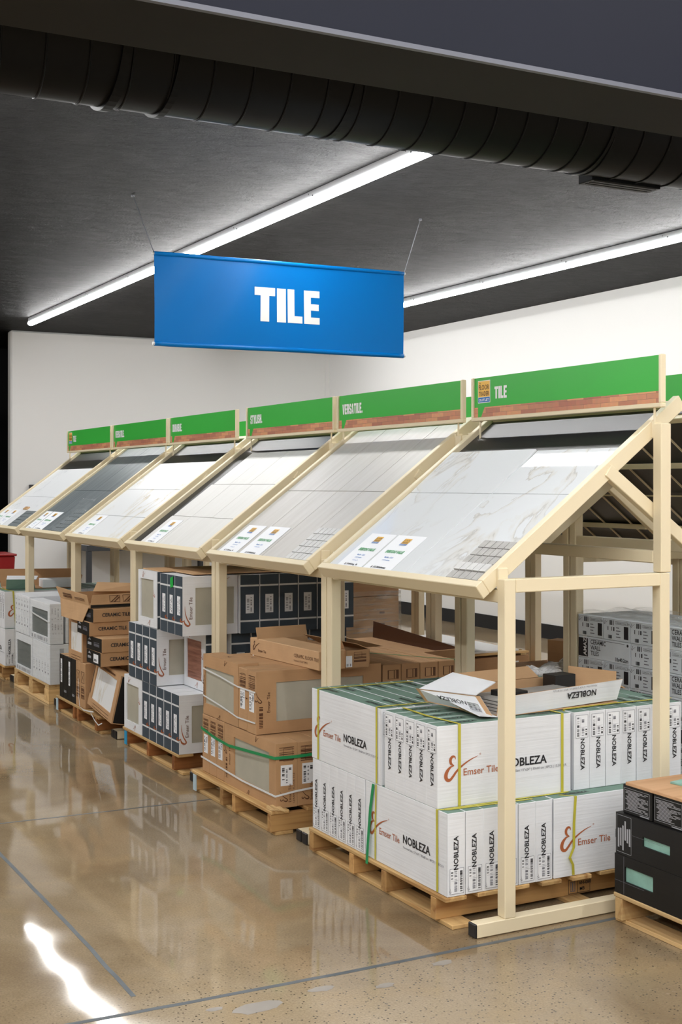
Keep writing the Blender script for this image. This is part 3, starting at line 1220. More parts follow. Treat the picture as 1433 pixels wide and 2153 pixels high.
def wave(a, b):
    q = 0.0
    q += .010 * math.sin(a * 5.1 + b * 2.0) * (1 - b / BH * .6)
    q += .006 * math.sin(a * 11.0 - b * 7.0) * math.exp(-((a - .25) ** 2) * 3)
    q += .004 * math.sin(a * 2.2 + 1.0)
    return q


mb = MB()
nx, nz = 60, 20
vs = [(BW * i / nx, wave(BW * i / nx, BH * j / nz), BH * j / nz) for j in range(nz + 1) for i in range(nx + 1)]
fs = [(j * (nx + 1) + i, j * (nx + 1) + i + 1, (j + 1) * (nx + 1) + i + 1, (j + 1) * (nx + 1) + i) for j in range(nz) for i in range(nx)]
mb.mesh(vs, fs, 'banner_blue')
vs2 = [(a, b + .0016, c) for a, b, c in vs]
mb.mesh(vs2, [f[::-1] for f in fs], 'banner_blue')
me = bpy.data.meshes.new('banner_sheet')
me.from_pydata(mb.v, [], mb.f)
me.materials.append(MATS['banner_blue'])
me.polygons.foreach_set('use_smooth', [True] * len(mb.f))
put('banner_sheet', me, t)
for nm, zz, r in (('top_hem', BH - .004, .014), ('bottom_hem', .004, .016)):
    mb = MB()
    mb.tube([(BW * i / 40, wave(BW * i / 40, zz) + .002, zz) for i in range(41)], r, 'banner_blue', 12)
    mb.build(nm, t, smooth=True)
    mb = MB()
    for q in (-.012, BW - .001):
        mb.tube([(q, wave(max(q, 0), zz) + .002, zz), (q + .013, wave(max(q, 0), zz) + .002, zz)], r * .7, 'print_white', 10)
    mb.build('hem_rod', t)
# heavy block letters
glyph = {
    'T': ([(0, .0)], [[(0, .76), (1, .76), (1, 1), (0, 1)], [(.29, 0), (.71, 0), (.71, .76), (.29, .76)]], .66),
    'I': (None, [[(0, 0), (1, 0), (1, 1), (0, 1)]], .29),
    'L': (None, [[(0, 0), (.46, 0), (.46, 1), (0, 1)], [(.46, 0), (1, 0), (1, .21), (.46, .21)]], .48),
    'E': (None, [[(0, 0), (.44, 0), (.44, 1), (0, 1)], [(.44, 0), (1, 0), (1, .20), (.44, .20)], [(.44, .41), (.95, .41), (.95, .60), (.44, .60)], [(.44, .80), (1, .80), (1, 1), (.44, 1)]], .52),
}
mb = MB()
LH = .226
cx_ = BW * .378
for ch in 'TILE':
    _, polys, w = glyph[ch]
    for pl in polys:
        a0, b0 = pl[0]
        a1, b1 = pl[2]
        ns = 4
        for i in range(ns):
            for j in range(ns):
                q = []
                for (ii, jj) in ((i, j), (i + 1, j), (i + 1, j + 1), (i, j + 1)):
                    aa = cx_ + (a0 + (a1 - a0) * ii / ns) * w * LH
                    bb = .186 + (b0 + (b1 - b0) * jj / ns) * LH
                    q.append((aa, wave(aa, bb) - .0016, bb))
                mb.poly(q, 'print_white')
    cx_ += w * LH + .013
me = bpy.data.meshes.new('lettering')
me.from_pydata(mb.v, [], mb.f)
me.materials.append(MATS['print_white'])
put('lettering', me, t)
for xx, ex, ey in ((-.006, 2.726 - SXL, 8.06 - SY), (BW + .006, 4.776 - SXL, 7.87 - SY)):
    mb = MB()
    mb.tube([(xx, .0, BH), (xx + (ex - xx) * .5, ey * .5, BH + (CEIL - SZT) * .5), (ex, ey, CEIL - SZB)], .0028, 'wire', 6)
    mb.tube([(ex, ey, CEIL - SZB - .012), (ex, ey, CEIL - SZB)], .012, 'wire', 8)
    mb.build('hanging_wire', t)

# ------------------------------------------------------------------ tilted tile display stands
TUBE = .048
UX, UZ = 0.8, 0.6             # slope direction of the tray
XM = 3.732                    # mirror plane between the two back-to-back rows
T0X, T0Z = 2.578, 1.236       # front top edge of the side rails
TL = 1.19


def logo(fr, a, b, w, h, rot=False):
    """shop badge: amber square with lettering, blue foot"""
    fr.rect(a, b, a + w, b + h, 'print_white', 1)
    e = w * .03
    fr.rect(a + e, b + e, a + w - e, b + h * .25, 'print_blue', 2)
    fr.rect(a + e, b + h * .265, a + w - e, b + h - e, 'print_amber', 2)
    fr.text('OUTLET', a + w * .5, b + h * .075, h * .11, 'print_white', 0, 3, w * .82 / (TEXTS['OUTLET'][2] * h * .11), 'c')
    fr.text('TRADER', a + w * .5, b + h * .315, h * .20, 'print_brown', 0, 3, w * .84 / (TEXTS['TRADER'][2] * h * .20), 'c')
    fr.text('FLOOR', a + w * .5, b + h * .58, h * .23, 'print_brown', 0, 3, w * .84 / (TEXTS['FLOOR'][2] * h * .23), 'c')
    fr.text('THE', a + w * .09, b + h * .85, h * .06, 'print_brown', 0, 3)


def display(idx, y0, y1, hy, word, has_logo, tiles, label, back=False, margin=0.0):
    """one freestanding stand between y0 and y1; back=True mirrors it to the rear row"""
    mx = (lambda x: 2 * XM - x) if back else (lambda x: x)
    t = thing('tile_display_stand', label, 'display stand', (mx(3.02), (y0 + y1) / 2, 0), 0, 'rear tile displays' if back else 'front tile displays')
    ox, oy = mx(3.02), (y0 + y1) / 2

    def bx(name, xa, ya, za, xb, yb, zb, mat='cream', parent=None, bev=.003):
        a, b = sorted((mx(xa) - ox, mx(xb) - ox))
        m_ = MB()
        m_.box((a, ya - oy, za), (b, yb - oy, zb), mat)
        return m_.build(name, parent or t, bev)

    def br(name, p, q, yc, wy, h, mat='cream', parent=None, bev=.0025):
        m_ = MB()
        m_.bar((mx(p[0]) - ox, yc - oy, p[1]), (mx(q[0]) - ox, yc - oy, q[1]), wy, h, mat)
        return m_.build(name, parent or t, bev)
    for ya in (y0, y1 - TUBE):
        yb = ya + TUBE
        ft = bx('foot', 2.545, ya, .002, 3.50, yb, .052)
        bx('end_cap', 2.538, ya + .0005, .0025, 2.548, yb - .0005, .0515, 'black_plastic', ft)
        bx('end_cap', 3.497, ya + .0005, .0025, 3.507, yb - .0005, .0515, 'black_plastic', ft)
        bx('front_post', 2.664, ya, .052, 2.712, yb, 1.262)
        bx('side_beam', 2.7125, ya, 1.213, 3.384, yb, 1.262)
        bx('back_post', 3.384, ya, .052, 3.432, yb, 1.262)
        bx('upper_post', 3.388, ya, 1.264, 3.438, yb, 1.835)
        yi = yb + .020 if ya == y0 else ya - .020
        br('diagonal_brace', (3.175, 1.655), (3.70, 1.285), yi, .034, .050)
    bx('front_crossbar', 2.668, y0 + TUBE, 1.175, 2.712, y1 - TUBE, 1.222)
    bx('rear_crossbar', 3.388, y0 + TUBE, 1.298, 3.432, y1 - TUBE, 1.346)
    # tray
    ty0, ty1 = y0 + .058, y1 - .070
    rw, rh = .033, .058

    def on(s, off=0.0):      # point on the slope, off = distance below the rail top (positive down)
        return (T0X + UX * s + UZ * off, T0Z + UZ * s - UX * off)
    for yc in (ty0 + rw / 2, ty1 - rw / 2):
        br('tray_side_rail', on(.0345, rh / 2), on(TL, rh / 2), yc, rw, rh)
    for nm, s0 in (('tray_front_rail', 0.0), ('tray_top_rail', TL - .06)):
        m_ = MB()
        a0, a1, b0, b1 = on(s0, 0.004 if s0 else 0), on(s0 + .034, .004 if s0 else 0), on(s0, rh), on(s0 + .034, rh)
        vs_ = []
        for yy in (ty0 + (rw if s0 else .0), ty1 - (rw if s0 else .0)):
            for p_ in (b0, b1, a1, a0):
                vs_.append((mx(p_[0]) - ox, yy - oy, p_[1]))
        m_.mesh(vs_, [(0, 1, 2, 3), (7, 6, 5, 4), (0, 4, 5, 1), (1, 5, 6, 2), (2, 6, 7, 3), (3, 7, 4, 0)], 'cream')
        m_.build(nm, t, .0025)
    # glossy black backing board
    br('backing_board', on(.034, .030), on(TL - .02, .030), (ty0 + ty1) / 2, ty1 - ty0 - 2 * rw, .012, 'black_board', None, 0)
    # grid under the board
    iy0, iy1 = ty0 + rw, ty1 - rw
    for s_, h_ in ((.30, .026), (.58, .008), (.82, .026)):
        m_ = MB()
        p_ = on(s_, .050)
        m_.box((mx(p_[0]) - ox - h_ / 2, iy0 - oy, p_[1] - h_ / 2), (mx(p_[0]) - ox + h_ / 2, iy1 - oy, p_[1] + h_ / 2), 'cream')
        m_.build('grid_bar', t)
    for k_ in range(5):
        br('grid_wire', on(.05, .043), on(TL - .04, .043), iy0 + (iy1 - iy0) * (k_ + .5) / 5, .007, .007, 'cream', None, 0)
    # small brackets that hang the tray on the posts
    for ya in (y0 + TUBE, ty1):
        bx('tray_bracket', 2.668, ya - .001, 1.222, 2.712, ya + (.0115 if ya < y0 + .1 else y1 - TUBE - ty1), 1.30)
        bx('tray_bracket', 3.388, ya - .001, 1.78, 3.432, ya + (.0115 if ya < y0 + .1 else y1 - TUBE - ty1), 1.845)
    # header
    h0, h1 = hy
    hx = 3.392
    hd = bx('header_panel', hx, h0 + .006, 1.912, hx + .006, h1 - .006, 2.098, 'header_green', None, 0)
    bx('header_frame_bottom', hx - .010, h0, 1.896, hx + .016, h1, 1.914)
    for ya in (h0, h1 - .016):
        bx('header_frame_side', hx - .010, ya, 1.914, hx + .016, ya + .016, 2.100)
    for ya in (h0 + .05, h1 - .06):
        m_ = MB()
        m_.tube([(mx(hx + .003) - ox, ya - oy, 1.80), (mx(hx + .003) - ox, ya - oy, 1.897)], .005, 'cream', 8)
        m_.build('header_rod', t)
    pr = MB()
    if not back:
        fr = Frame(pr, (hx - ox, h1 - .016 - oy, 1.914), (0, -1, 0), (0, 0, 1))
        fw = h1 - h0 - .032
        fr.rect(.0, .0, .030, .046, 'wood_print', 1)
        fr.poly([(.055, 0), (fw, 0), (fw, .046), (.085, .046)], 'wood_print', 1)
        if has_logo:
            logo(fr, .030, .066, .100, .104)
            block_text(fr, word, .165, .080, .056, 'print_white')
        else:
            block_text(fr, word + '.', .040, .078, .056, 'print_white', 2, .86)
    else:
        fr = Frame(pr, (mx(hx) - ox, h0 + .016 - oy, 1.914), (0, 1, 0), (0, 0, 1))
        fw = h1 - h0 - .032
        fr.rect(.0, .0, fw, .046, 'wood_print', 1)
        block_text(fr, word + '.', .040, .078, .056, 'print_white', 2, .86)
    if pr.f:
        me_ = bpy.data.meshes.new('header_print')
        me_.from_pydata(pr.v, [], pr.f)
        for q_ in pr.mats:
            me_.materials.append(MATS[q_])
        me_.polygons.foreach_set('material_index', pr.m)
        put('header_print', me_, t)
    # glued-on display tiles: (s0, s1, ya, yb, material)
    g = .0019
    for (s0, s1, ya, yb, mt, *lift) in tiles:
        lf = lift[0] if lift else 0.0
        ya, yb = max(ya, iy0 + .001), min(yb, iy1 - .001)
        br('display_tile', on(s0 + g, .019), on(s1 - g, .019 - lf), (ya + yb) / 2, yb - ya - 2 * g, .009, mt, None, .0008)
    return t


def tray_frame(mb, ybase, s, lift=.0):
    """drawing frame on the tray surface: right = -y, up = up the slope, origin at (s, ybase)"""
    off = .0145 - lift
    o = (T0X + UX * s + UZ * off, ybase, T0Z + UZ * s - UX * off)
    return Frame(mb, o, (0, -1, 0), (UX, 0, UZ))


U = [(3.79, 5.175), (5.185, 6.49), (6.50, 7.862), (7.868, 9.20), (9.206, 10.525), (10.535, 11.89)]
HY = [(3.785, 5.088), (5.165, 6.450), (6.487, 7.722), (7.884, 9.152), (9.202, 10.513), (10.562, 11.884)]
tiles1 = [(.036, .566, 4.42, 5.08, 'marble_gold'), (.036, .566, 3.88, 4.42, 'marble_gold'), (.566, .862, 4.42, 5.08, 'marble_gold', .013), (.566, .862, 3.88, 4.42, 'marble_gold', .0042)]
tiles2 = []
for r0, r1, off in ((.036, .572, 0.0), (.572, 1.125, .0)):
    for a, b in ((5.27, 5.53), (5.53, 5.79), (5.79, 6.06), (6.06, 6.38)):
        tiles2.append((r0, r1, a, b, 'plank_greige'))
tiles3 = [(.036, .307, 7.28, 7.60, 'plank_white'), (.036, .307, 6.60, 7.28, 'plank_white')]
for r0, r1, cs in ((.307, .63, (6.6, 6.95, 7.27, 7.585)), (.63, .965, (6.6, 7.02, 7.30, 7.56))):
    for a, b in zip(cs[:-1], cs[1:]):
        tiles3.append((r0, r1, a, b, 'plank_white'))
tiles4 = [(.036, .268, 7.9, 9.12, 'marble_gold_bold'), (.268, .57, 7.9, 9.12, 'marble_gold_bold'), (.57, .887, 7.9, 9.12, 'marble_gold_bold')]
tiles5 = [(.036, .548, 9.2, 9.87, 'plank_slate'), (.036, .548, 9.87, 10.5, 'plank_slate'), (.548, 1.125, 9.2, 9.87, 'plank_slate'), (.548, 1.125, 9.87, 10.5, 'plank_slate')]
tiles6 = [(.036, .45, 10.5, 11.9, 'marble_grey'), (.45, .86, 10.5, 11.9, 'marble_grey')]
dspec = [
    ('TILE', True, tiles1, 'nearest cream tile display stand with white gold-veined marble tiles and a TILE header'),
    ('VERSATILE', False, tiles2, 'cream tile display stand of greige plank tiles under the larger VERSATILE header'),
    ('STYLISH', False, tiles3, 'cream tile display stand of off-white tiles on a black board under the STYLISH header'),
    ('DURABLE', False, tiles4, 'cream tile display stand of bold gold-veined marble under the DURABLE header'),
    ('VERSATILE', False, tiles5, 'cream tile display stand of dark slate tiles under the smaller VERSATILE header'),
    ('TILE', True, tiles6, 'farthest cream tile display stand with grey-veined marble and a small TILE header'),
]
for i in range(6):
    w, lg, tl, lb = dspec[i]
    display(i, *U[i], HY[i], w, lg, tl, lb)
rear = ['seen through the nearest stand', 'behind the greige plank stand', 'behind the STYLISH stand', 'behind the DURABLE stand', 'behind the dark slate stand', 'behind the farthest stand']
for i in range(6):
    display(i, *U[i], (U[i][0] + .02, U[i][1] - .06), dspec[(i + 1) % 6][0] if i else 'DURABLE', False, [], 'rear cream display stand facing away with black underside grid, %s' % rear[i], back=True)


# ---- price cards and mosaic samples lying on the trays
def price_card(ya, yb, which, label, big=True, s0=.040, s1=.264):
    o = (T0X + UX * s0, ya, T0Z + UZ * s0)
    t_ = MB()
    fr = tray_frame(t_, yb, s0)
    w, h = yb - ya, s1 - s0
    base = fr.o.copy()
    # card sheet with thickness
    n_ = fr.n
    c = [fr.o + fr.n * .001, fr.o + fr.u * w + fr.n * .001, fr.o + fr.u * w + fr.v * h + fr.n * .001, fr.o + fr.v * h + fr.n * .001]
    t_.hexa([p - base for p in c] + [p + n_ * .0012 - base for p in c], 'paper')
    root = t_.build('price_card', None)
    root.location = base
    tag(root, label, 'price card', 'price cards on the trays')
    p_ = MB()
    fr2 = Frame(p_, n_ * .0022, (0, -1, 0), (UX, 0, UZ))
    logo(fr2, w * .37, h * .70, w * .26, h * .215)
    fr2.text('EVERYDAY', w * .5, h * .47, h * .085, 'print_green', 0, 2, w * .62 / (TEXTS['EVERYDAY'][2] * h * .085), 'c')
    for k, (q, l_) in enumerate((('line1', .33), ('line2', .245), ('line3', .16))):
        if which == 'price_b' and k == 2:
            continue
        fr2.text(q, w * .5, h * l_, h * .042, 'print_blue', 0, 2, (.30 - .04 * k) * w / (TEXTS[q][2] * h * .042), 'c')
    fr2.text(which, w * .5, h * .030, h * .062, 'print_black', 0, 2, .52 * w / (TEXTS[which][2] * h * .062), 'c')
    me_ = bpy.data.meshes.new('printing')
    me_.from_pydata(p_.v, [], p_.f)
    for q_ in p_.mats:
        me_.materials.append(MATS[q_])
    me_.polygons.foreach_set('material_index', p_.m)
    put('printing', me_, root)


price_card(4.772, 4.99, 'price_a', 'left white price card on the nearest marble display tray')
price_card(4.528, 4.758, 'price_b', 'right white price card on the nearest marble display tray')
price_card(6.108, 6.335, 'price_a', 'left white price card on the greige plank tray')
price_card(5.822, 6.065, 'price_b', 'right white price card on the greige plank tray')
price_card(7.318, 7.52, 'price_a', 'single white price card on the off-white STYLISH tray')
price_card(8.77, 8.99, 'price_a', 'single white price card on the gold-veined DURABLE tray')
price_card(10.205, 10.40, 'price_a', 'left white price card on the dark slate tray')
price_card(9.905, 10.19, 'price_b', 'right white price card on the dark slate tray')
price_card(11.52, 11.74, 'price_a', 'left white price card on the farthest marble tray')
price_card(11.22, 11.49, 'price_b', 'right white price card on the farthest marble tray')


def mosaic(y0, y1, s0, s1, ny, ns, mat, label, lift=.0, light_row=None, mat2='mosaic_light', skew=True):
    base = Vector((T0X + UX * s0 + UZ * .0145, y0, T0Z + UZ * s0 - UX * .0145))
    t_ = thing('mosaic_sheet', label, 'tile sample', base, 0, 'mosaic samples')
    uy, vs_, n_ = Vector((0, 1, 0)), Vector((UX, 0, UZ)), Vector((-UZ, 0, UX))

    def slab(a0, a1, b0, b1, h0, h1, mt, name):
        m_ = MB()
        q = [uy * a0 + vs_ * b0, uy * a0 + vs_ * b1, uy * a1 + vs_ * b1, uy * a1 + vs_ * b0]
        m_.hexa([p + n_ * h0 for p in q] + [p + n_ * h1 for p in q], mt)
        return m_.build(name, t_)
    w, h = y1 - y0, s1 - s0
    slab(.002, w - .002, .002, h - .002, .001, .0035, 'mosaic_back', 'mesh_backing')
    for i in range(ny):
        for j in range(ns):
            g_ = .0016
            slab(w * i / ny + g_ * 1.5, w * (i + 1) / ny - g_ * 1.5, h * j / ns + g_ * 1.4, h * (j + 1) / ns - g_ * 1.4, .0036, .0085 + (.004 if j == light_row else 0), mat2 if j == light_row else mat, 'mosaic_chip')


mosaic(3.892, 4.105, .038, .264, 5, 5, 'mosaic_grey', 'grey mosaic sample sheet on the nearest marble tray', light_row=1)
mosaic(5.285, 5.515, .038, .275, 5, 5, 'mosaic_light', 'pale mosaic sample sheet on the greige plank tray', mat2='mosaic_light')
mosaic(9.33, 9.62, .040, .30, 5, 6, 'mosaic_slate', 'dark mosaic sample in clear plastic on the slate tray')
mosaic(10.66, 10.98, .040, .25, 6, 5, 'mosaic_slate', 'dark mosaic sample sheet on the farthest marble tray')
# clear bag around the slate sample
mb = MB()
rnd = random.Random(4)
base = Vector((T0X + UX * .04 + UZ * .004, 9.30, T0Z + UZ * .04 - UX * .004))
nu, nv = 8, 14
vs = []
for j in range(nv + 1):
    for i in range(nu + 1):
        p = Vector((0, 1, 0)) * (.36 * i / nu) + Vector((UX, 0, UZ)) * (.36 * j / nv) + Vector((-UZ, 0, UX)) * (.006 + rnd.uniform(0, .014) + (.02 if j > nv - 2 else 0))
        vs.append(p)
mb.mesh(vs, [(j * (nu + 1) + i, j * (nu + 1) + i + 1, (j + 1) * (nu + 1) + i + 1, (j + 1) * (nu + 1) + i) for j in range(nv) for i in range(nu)], 'film')
o = mb.build('plastic_bag', None, smooth=False, loc=base)
tag(o, 'crinkled clear plastic bag over the sample on the slate tray', 'plastic bag')
for k in range(3):
    mb = MB()
    c = Vector((T0X + UX * .262 + UZ * .0145, 11.05 + .05 * k, T0Z + UZ * .262 - UX * .0145))
    u_, v_, n_ = Vector((0, .011, 0)), Vector((UX, 0, UZ)) * .035, Vector((-UZ, 0, UX))
    q = [-u_, -u_ + v_, u_ + v_, u_]
    mb.hexa([p + n_ * .001 for p in q] + [p + n_ * .012 for p in q], ['kraft_light', 'pine_y', 'plywood'][k])
    o = mb.build('colour_chip', None, .001, loc=c)
    tag(o, '%s small tan grout colour chip on the farthest marble tray' % ['leftmost', 'middle', 'rightmost'][2 - k], 'sample chip', 'grout chips')


# ------------------------------------------------------------------ pallets
def pallet(label, x0, x1, y0, y1, stringers, zt=.112, nb=7, pale=False, red=False, sw=.038, marks=None, board_gap=None):
    """stringers run along x (list of y), deck boards along y"""
    t_ = thing('wooden_pallet', label, 'pallet', ((x0 + x1) / 2, (y0 + y1) / 2, 0), 0, 'pallets')
    ox, oy = (x0 + x1) / 2, (y0 + y1) / 2
    my, mxx = ('pale_pine_y', 'pale_pine_x') if pale else ('pine_y', 'pine_x')
    if red:
        mxx = 'red_pine_x'
    bt, bb = .017, .016
    rnd_ = random.Random(int(y0 * 100))
    for ys in stringers:
        m_ = MB()
        m_.box((x0 - ox, ys - oy, bb), (x1 - ox, ys + sw - oy, zt - bt), mxx)
        m_.build('stringer', t_, .002)
    bw = .092
    for i in range(nb):
        xa = x0 + (x1 - x0 - bw) * i / (nb - 1)
        m_ = MB()
        e0, e1 = rnd_.uniform(-.008, .008), rnd_.uniform(-.008, .008)
        m_.box((xa - ox, y0 + e0 - oy, zt - bt + .0002), (xa + bw - ox, y1 + e1 - oy, zt - .0004), my)
        m_.build('deck_board', t_, .003)
    for i in range(3):
        xa = x0 + .02 + (x1 - x0 - .04 - bw) * i / 2
        m_ = MB()
        m_.box((xa - ox, y0 + rnd_.uniform(-.03, .01) - oy, 0), (xa + bw - ox, y1 + rnd_.uniform(-.01, .03) - oy, bb - .0002), my)
        m_.build('bottom_board', t_, .002)
    if marks:
        marks(t_, ox, oy)
    return t_


def stamp(t_, ox, oy):
    p_ = MB()
    fr = Frame(p_, (3.10 - ox, 3.99 - oy, .020), (1, 0, 0), (0, 0, 1))
    fr.outline(0, 0, .105, .055, .002, 'print_black', 1)
    fr.rect(.042, 0, .044, .055, 'print_black', 1)
    fr.text('VH', .050, .031, .014, 'print_black')
    fr.text('MB', .055, .009, .013, 'print_black')
    fr.outline(.010, .008, .033, .047, .003, 'print_grey', 1)
    fr.rect(.018, .012, .024, .043, 'print_grey', 1)
    p_.build('stamp_print', t_)


def end_paint(x, ys, mat, zt=.112):
    def fn(t_, ox, oy):
        m_ = MB()
        m_.box((x - .0012 - ox, ys - .001 - oy, .012), (x + .004 - ox, ys + .039 - oy, zt - .018), mat)
        m_.build('painted_end', t_)
    return fn


pallet('wooden pallet under the white NOBLEZA cartons at the nearest stand', 2.50, 3.72, 3.922, 5.03, [3.99, 4.355, 4.62, 4.985], .112, 9, red=False, marks=stamp)
pallet('worn wooden pallet with splintered front board under the brown Emser cartons', 2.465, 3.645, 5.34, 6.33, [5.345, 5.757, 5.91, 6.27], .112, 7, marks=end_paint(2.465, 6.27, 'paint_pale'))
pallet('reddish wooden pallet under the stacked navy and white cartons', 2.53, 3.65, 6.70, 7.66, [6.76, 7.18, 7.585], .112, 7, red=True, marks=end_paint(2.53, 7.585, 'paint_blue'))
pallet('brown wooden pallet under the black and brown CERAMIC TILE cartons', 2.49, 3.60, 8.02, 9.03, [8.07, 8.47, 8.567, 8.975], .112, 6, red=True, marks=end_paint(2.49, 8.975, 'paint_pale'))
pallet('wooden pallet under the farthest white NOBLEZA cartons', 2.50, 3.6, 10.62, 11.7, [10.66, 11.0, 11.3, 11.62], .118, 7)
pallet('pale pine pallet under the black tile boxes at the right edge', 3.09, 4.15, 2.66, 3.712, [2.68, 3.16, 3.665], .112, 6, pale=True)
# block pallet
t = thing('wooden_pallet', 'yellow block pallet with skid feet under the shrink-wrapped white cartons', 'pallet', (3.0, 9.80, 0), 0, 'pallets')
for i, xa in enumerate((-.49, -.05, .39)):
    for j, ya in enumerate((-.51, -.06, .39)):
        mb = MB()
        mb.box((xa, ya, .018), (xa + .10, ya + .12, .108), 'pale_pine_x')
        mb.build('pallet_block', t, .002)
    mb = MB()
    mb.box((xa, -.51, 0), (xa + .10, .51, .0178), 'pale_pine_y')
    mb.build('skid_board', t, .002)
for ya in (-.51, -.05, .41):
    mb = MB()
    mb.box((-.49, ya, .1082), (.49, ya + .10, .1258), 'pale_pine_x')
    mb.build('lead_board', t, .002)
for k in range(6):
    xa = -.49 + k * .176
    mb = MB()
    mb.box((xa, -.51, .126), (xa + .10, .51, .1436), 'pale_pine_y')
    mb.build('deck_board', t, .002)

# ------------------------------------------------------------------ pallet of white NOBLEZA cartons
GN = 'white NOBLEZA tile cartons'
P = .078
z1, z2 = .1125, .4155
xf = 2.512
for i in range(6):
    nobleza('white NOBLEZA carton, bottom layer, end to the camera, %s from the aisle' % ORD[i], xf + i * P, 3.930, z1, 'y', 'up', GN)
for i in range(6):
    nobleza('white NOBLEZA carton, bottom layer, end to the aisle, %s from the brown-carton pallet' % ORD[5 - i], xf, 4.546 + i * P, z1, 'x', 'up', GN)
for i in range(6):
    nobleza('white NOBLEZA carton, bottom layer right, printed long side to the camera' if i == 0 else 'white NOBLEZA carton buried behind others in the bottom layer', xf + 6 * P + .006, 3.930 + i * P, z1, 'x', 'up', GN if i == 0 else 'buried white cartons')
for i in range(6):
    nobleza('white NOBLEZA carton buried behind others in the bottom layer', xf + 8 * P + .004 + i * P, 4.405, z1, 'y', 'up', 'buried white cartons')
for i in range(5):
    nobleza('white NOBLEZA carton, top layer, end to the aisle, %s from the camera' % ORD[i], xf, 3.998 + i * P, z2, 'x', 'down', GN)
for i in range(6):
    nobleza('white NOBLEZA carton, top layer far half, lying along the aisle, %s from it' % ORD[i], xf + i * P, 4.412, z2, 'y', 'down', GN)
for i in range(7):
    nobleza('white NOBLEZA carton, top layer right, end to the camera, %s from the left' % ORD[i], xf + .622 + i * P, 3.998, z2, 'y', 'down', GN)
for i in range(5):
    nobleza('white NOBLEZA carton, back of top layer, green top showing, %s from the front' % ORD[i], xf + 6 * P + .010, 4.632 + i * P, z2, 'x', 'down', GN)


# ---- straps
def strap(label, pts, wd, mat, w=.011, group='strapping bands', name='plastic_strap'):
    m_ = MB()
    c = Vector(pts[0])
    m_.ribbon([Vector(p) - c for p in pts], wd, w, mat, .0014)
    o_ = m_.build(name, None, loc=c)
    return tag(o_, label, 'strap', group)


e = .0035
zt2 = z2 + NH + .002
X, Y, Z = Vector((1, 0, 0)), Vector((0, 1, 0)), Vector((0, 0, 1))
for yy, nm in ((4.445, 'near end'), (4.955, 'far end')):
    strap('yellow strap over the far half of the top NOBLEZA layer, %s' % nm,
          [(xf - e, yy, z2 + .004), (xf - e, yy, z2 + .15), (xf - e, yy, zt2 + .001), (xf + .02, yy + .003, zt2 + .002), (xf + .20, yy, zt2 + .002), (xf + .47, yy - .004, zt2 + .002)],
          [Y] * 6, 'strap_yellow')
for xx, nm in ((2.605, 'left'), (3.075, 'right')):
    strap('%s yellow strap down the camera side of the top NOBLEZA layer' % nm,
          [(xx, 3.998 - e, z2 + .003), (xx, 3.998 - e, z2 + .15), (xx, 3.998 - e, zt2 + .001), (xx - .004, 4.02, zt2 + .002), (xx - .02, 4.20, zt2 + .002), (xx - .01, 4.386, zt2 + .002)],
          [X] * 6, 'strap_yellow')
strap('yellow strap across the row of carton ends, top layer right',
      [(3.132, 4.06, z2 + .28), (3.132, 4.06, zt2 + .001), (3.15, 4.06, zt2 + .002), (3.40, 4.08, zt2 + .002), (3.69, 4.07, zt2 + .002)], [Y] * 5, 'strap_yellow')
strap('yellow strap on the aisle side of the bottom NOBLEZA layer near the corner', [(xf - e, 3.995, z1 + .004), (xf - e, 3.996, z1 + .15), (xf - e, 3.997, z1 + NH + .001), (xf + .03, 3.975, z1 + NH + .002), (xf + .40, 3.965, z1 + NH + .002)], [Y] * 5, 'strap_yellow')
strap('loose kinked yellow strap on the right of the bottom NOBLEZA layer', [(3.075, 3.926, z1 + .004), (3.068, 3.920, z1 + .045), (3.050, 3.916, z1 + .075), (3.074, 3.922, z1 + .11), (3.078, 3.926, z1 + .2), (3.086, 3.9265, z1 + NH), (3.04, 3.965, z1 + NH + .002)], [X] * 7, 'strap_yellow')
strap('thin yellow strap beside the green strap, bottom NOBLEZA layer', [(xf - e, 4.455, z1 + .004), (xf - e, 4.455, z1 + .15), (xf - e, 4.448, z1 + NH)], [Y] * 3, 'strap_yellow', .008)
strap('bright green strap on the aisle side of the bottom NOBLEZA layer', [(xf - .014, 4.505, .088), (xf - .012, 4.50, z1 + .05), (xf - .006, 4.49, z1 + .2), (xf - .005, 4.468, z1 + NH - .002)], [Y] * 4, 'strap_green', .018)
strap('yellow strap in front of the top layer along the bottom NOBLEZA tops', [(xf + .02, 3.985, z1 + NH + .0025), (2.8, 3.988, z1 + NH + .0025), (3.1, 3.99, z1 + NH + .0025)], [Y] * 3, 'strap_yellow')

# ---- the opened carton lying on top
t = thing('open_carton', 'opened white NOBLEZA carton with brown inside lying on the top layer', 'box', (2.80, 4.035, zt2 + .0016), math.radians(5))
ln, dp, ht, th = .625, .30, .075, .004
mb = MB()
mb.box((0, 0, 0), (ln, dp, th), 'kraft_light')
mb.build('carton_floor', t)


def panel(name, quad, thick, mo, mi, parent):
    """thin folded panel: outer face mo, inner face mi"""
    q = [Vector(p) for p in quad]
    n_ = (q[1] - q[0]).cross(q[3] - q[0]).normalized() * thick
    m_ = MB()
    m_.poly(q, mo)
    m_.poly([p - n_ for p in q][::-1], mi)
    for i in range(4):
        a, b = q[i], q[(i + 1) % 4]
        m_.poly([a, a - n_, b - n_, b], mi)
    me_ = bpy.data.meshes.new(name)
    me_.from_pydata(m_.v, [], m_.f)
    for k_ in m_.mats:
        me_.materials.append(MATS[k_])
    me_.polygons.foreach_set('material_index', m_.m)
    return put(name, me_, parent)


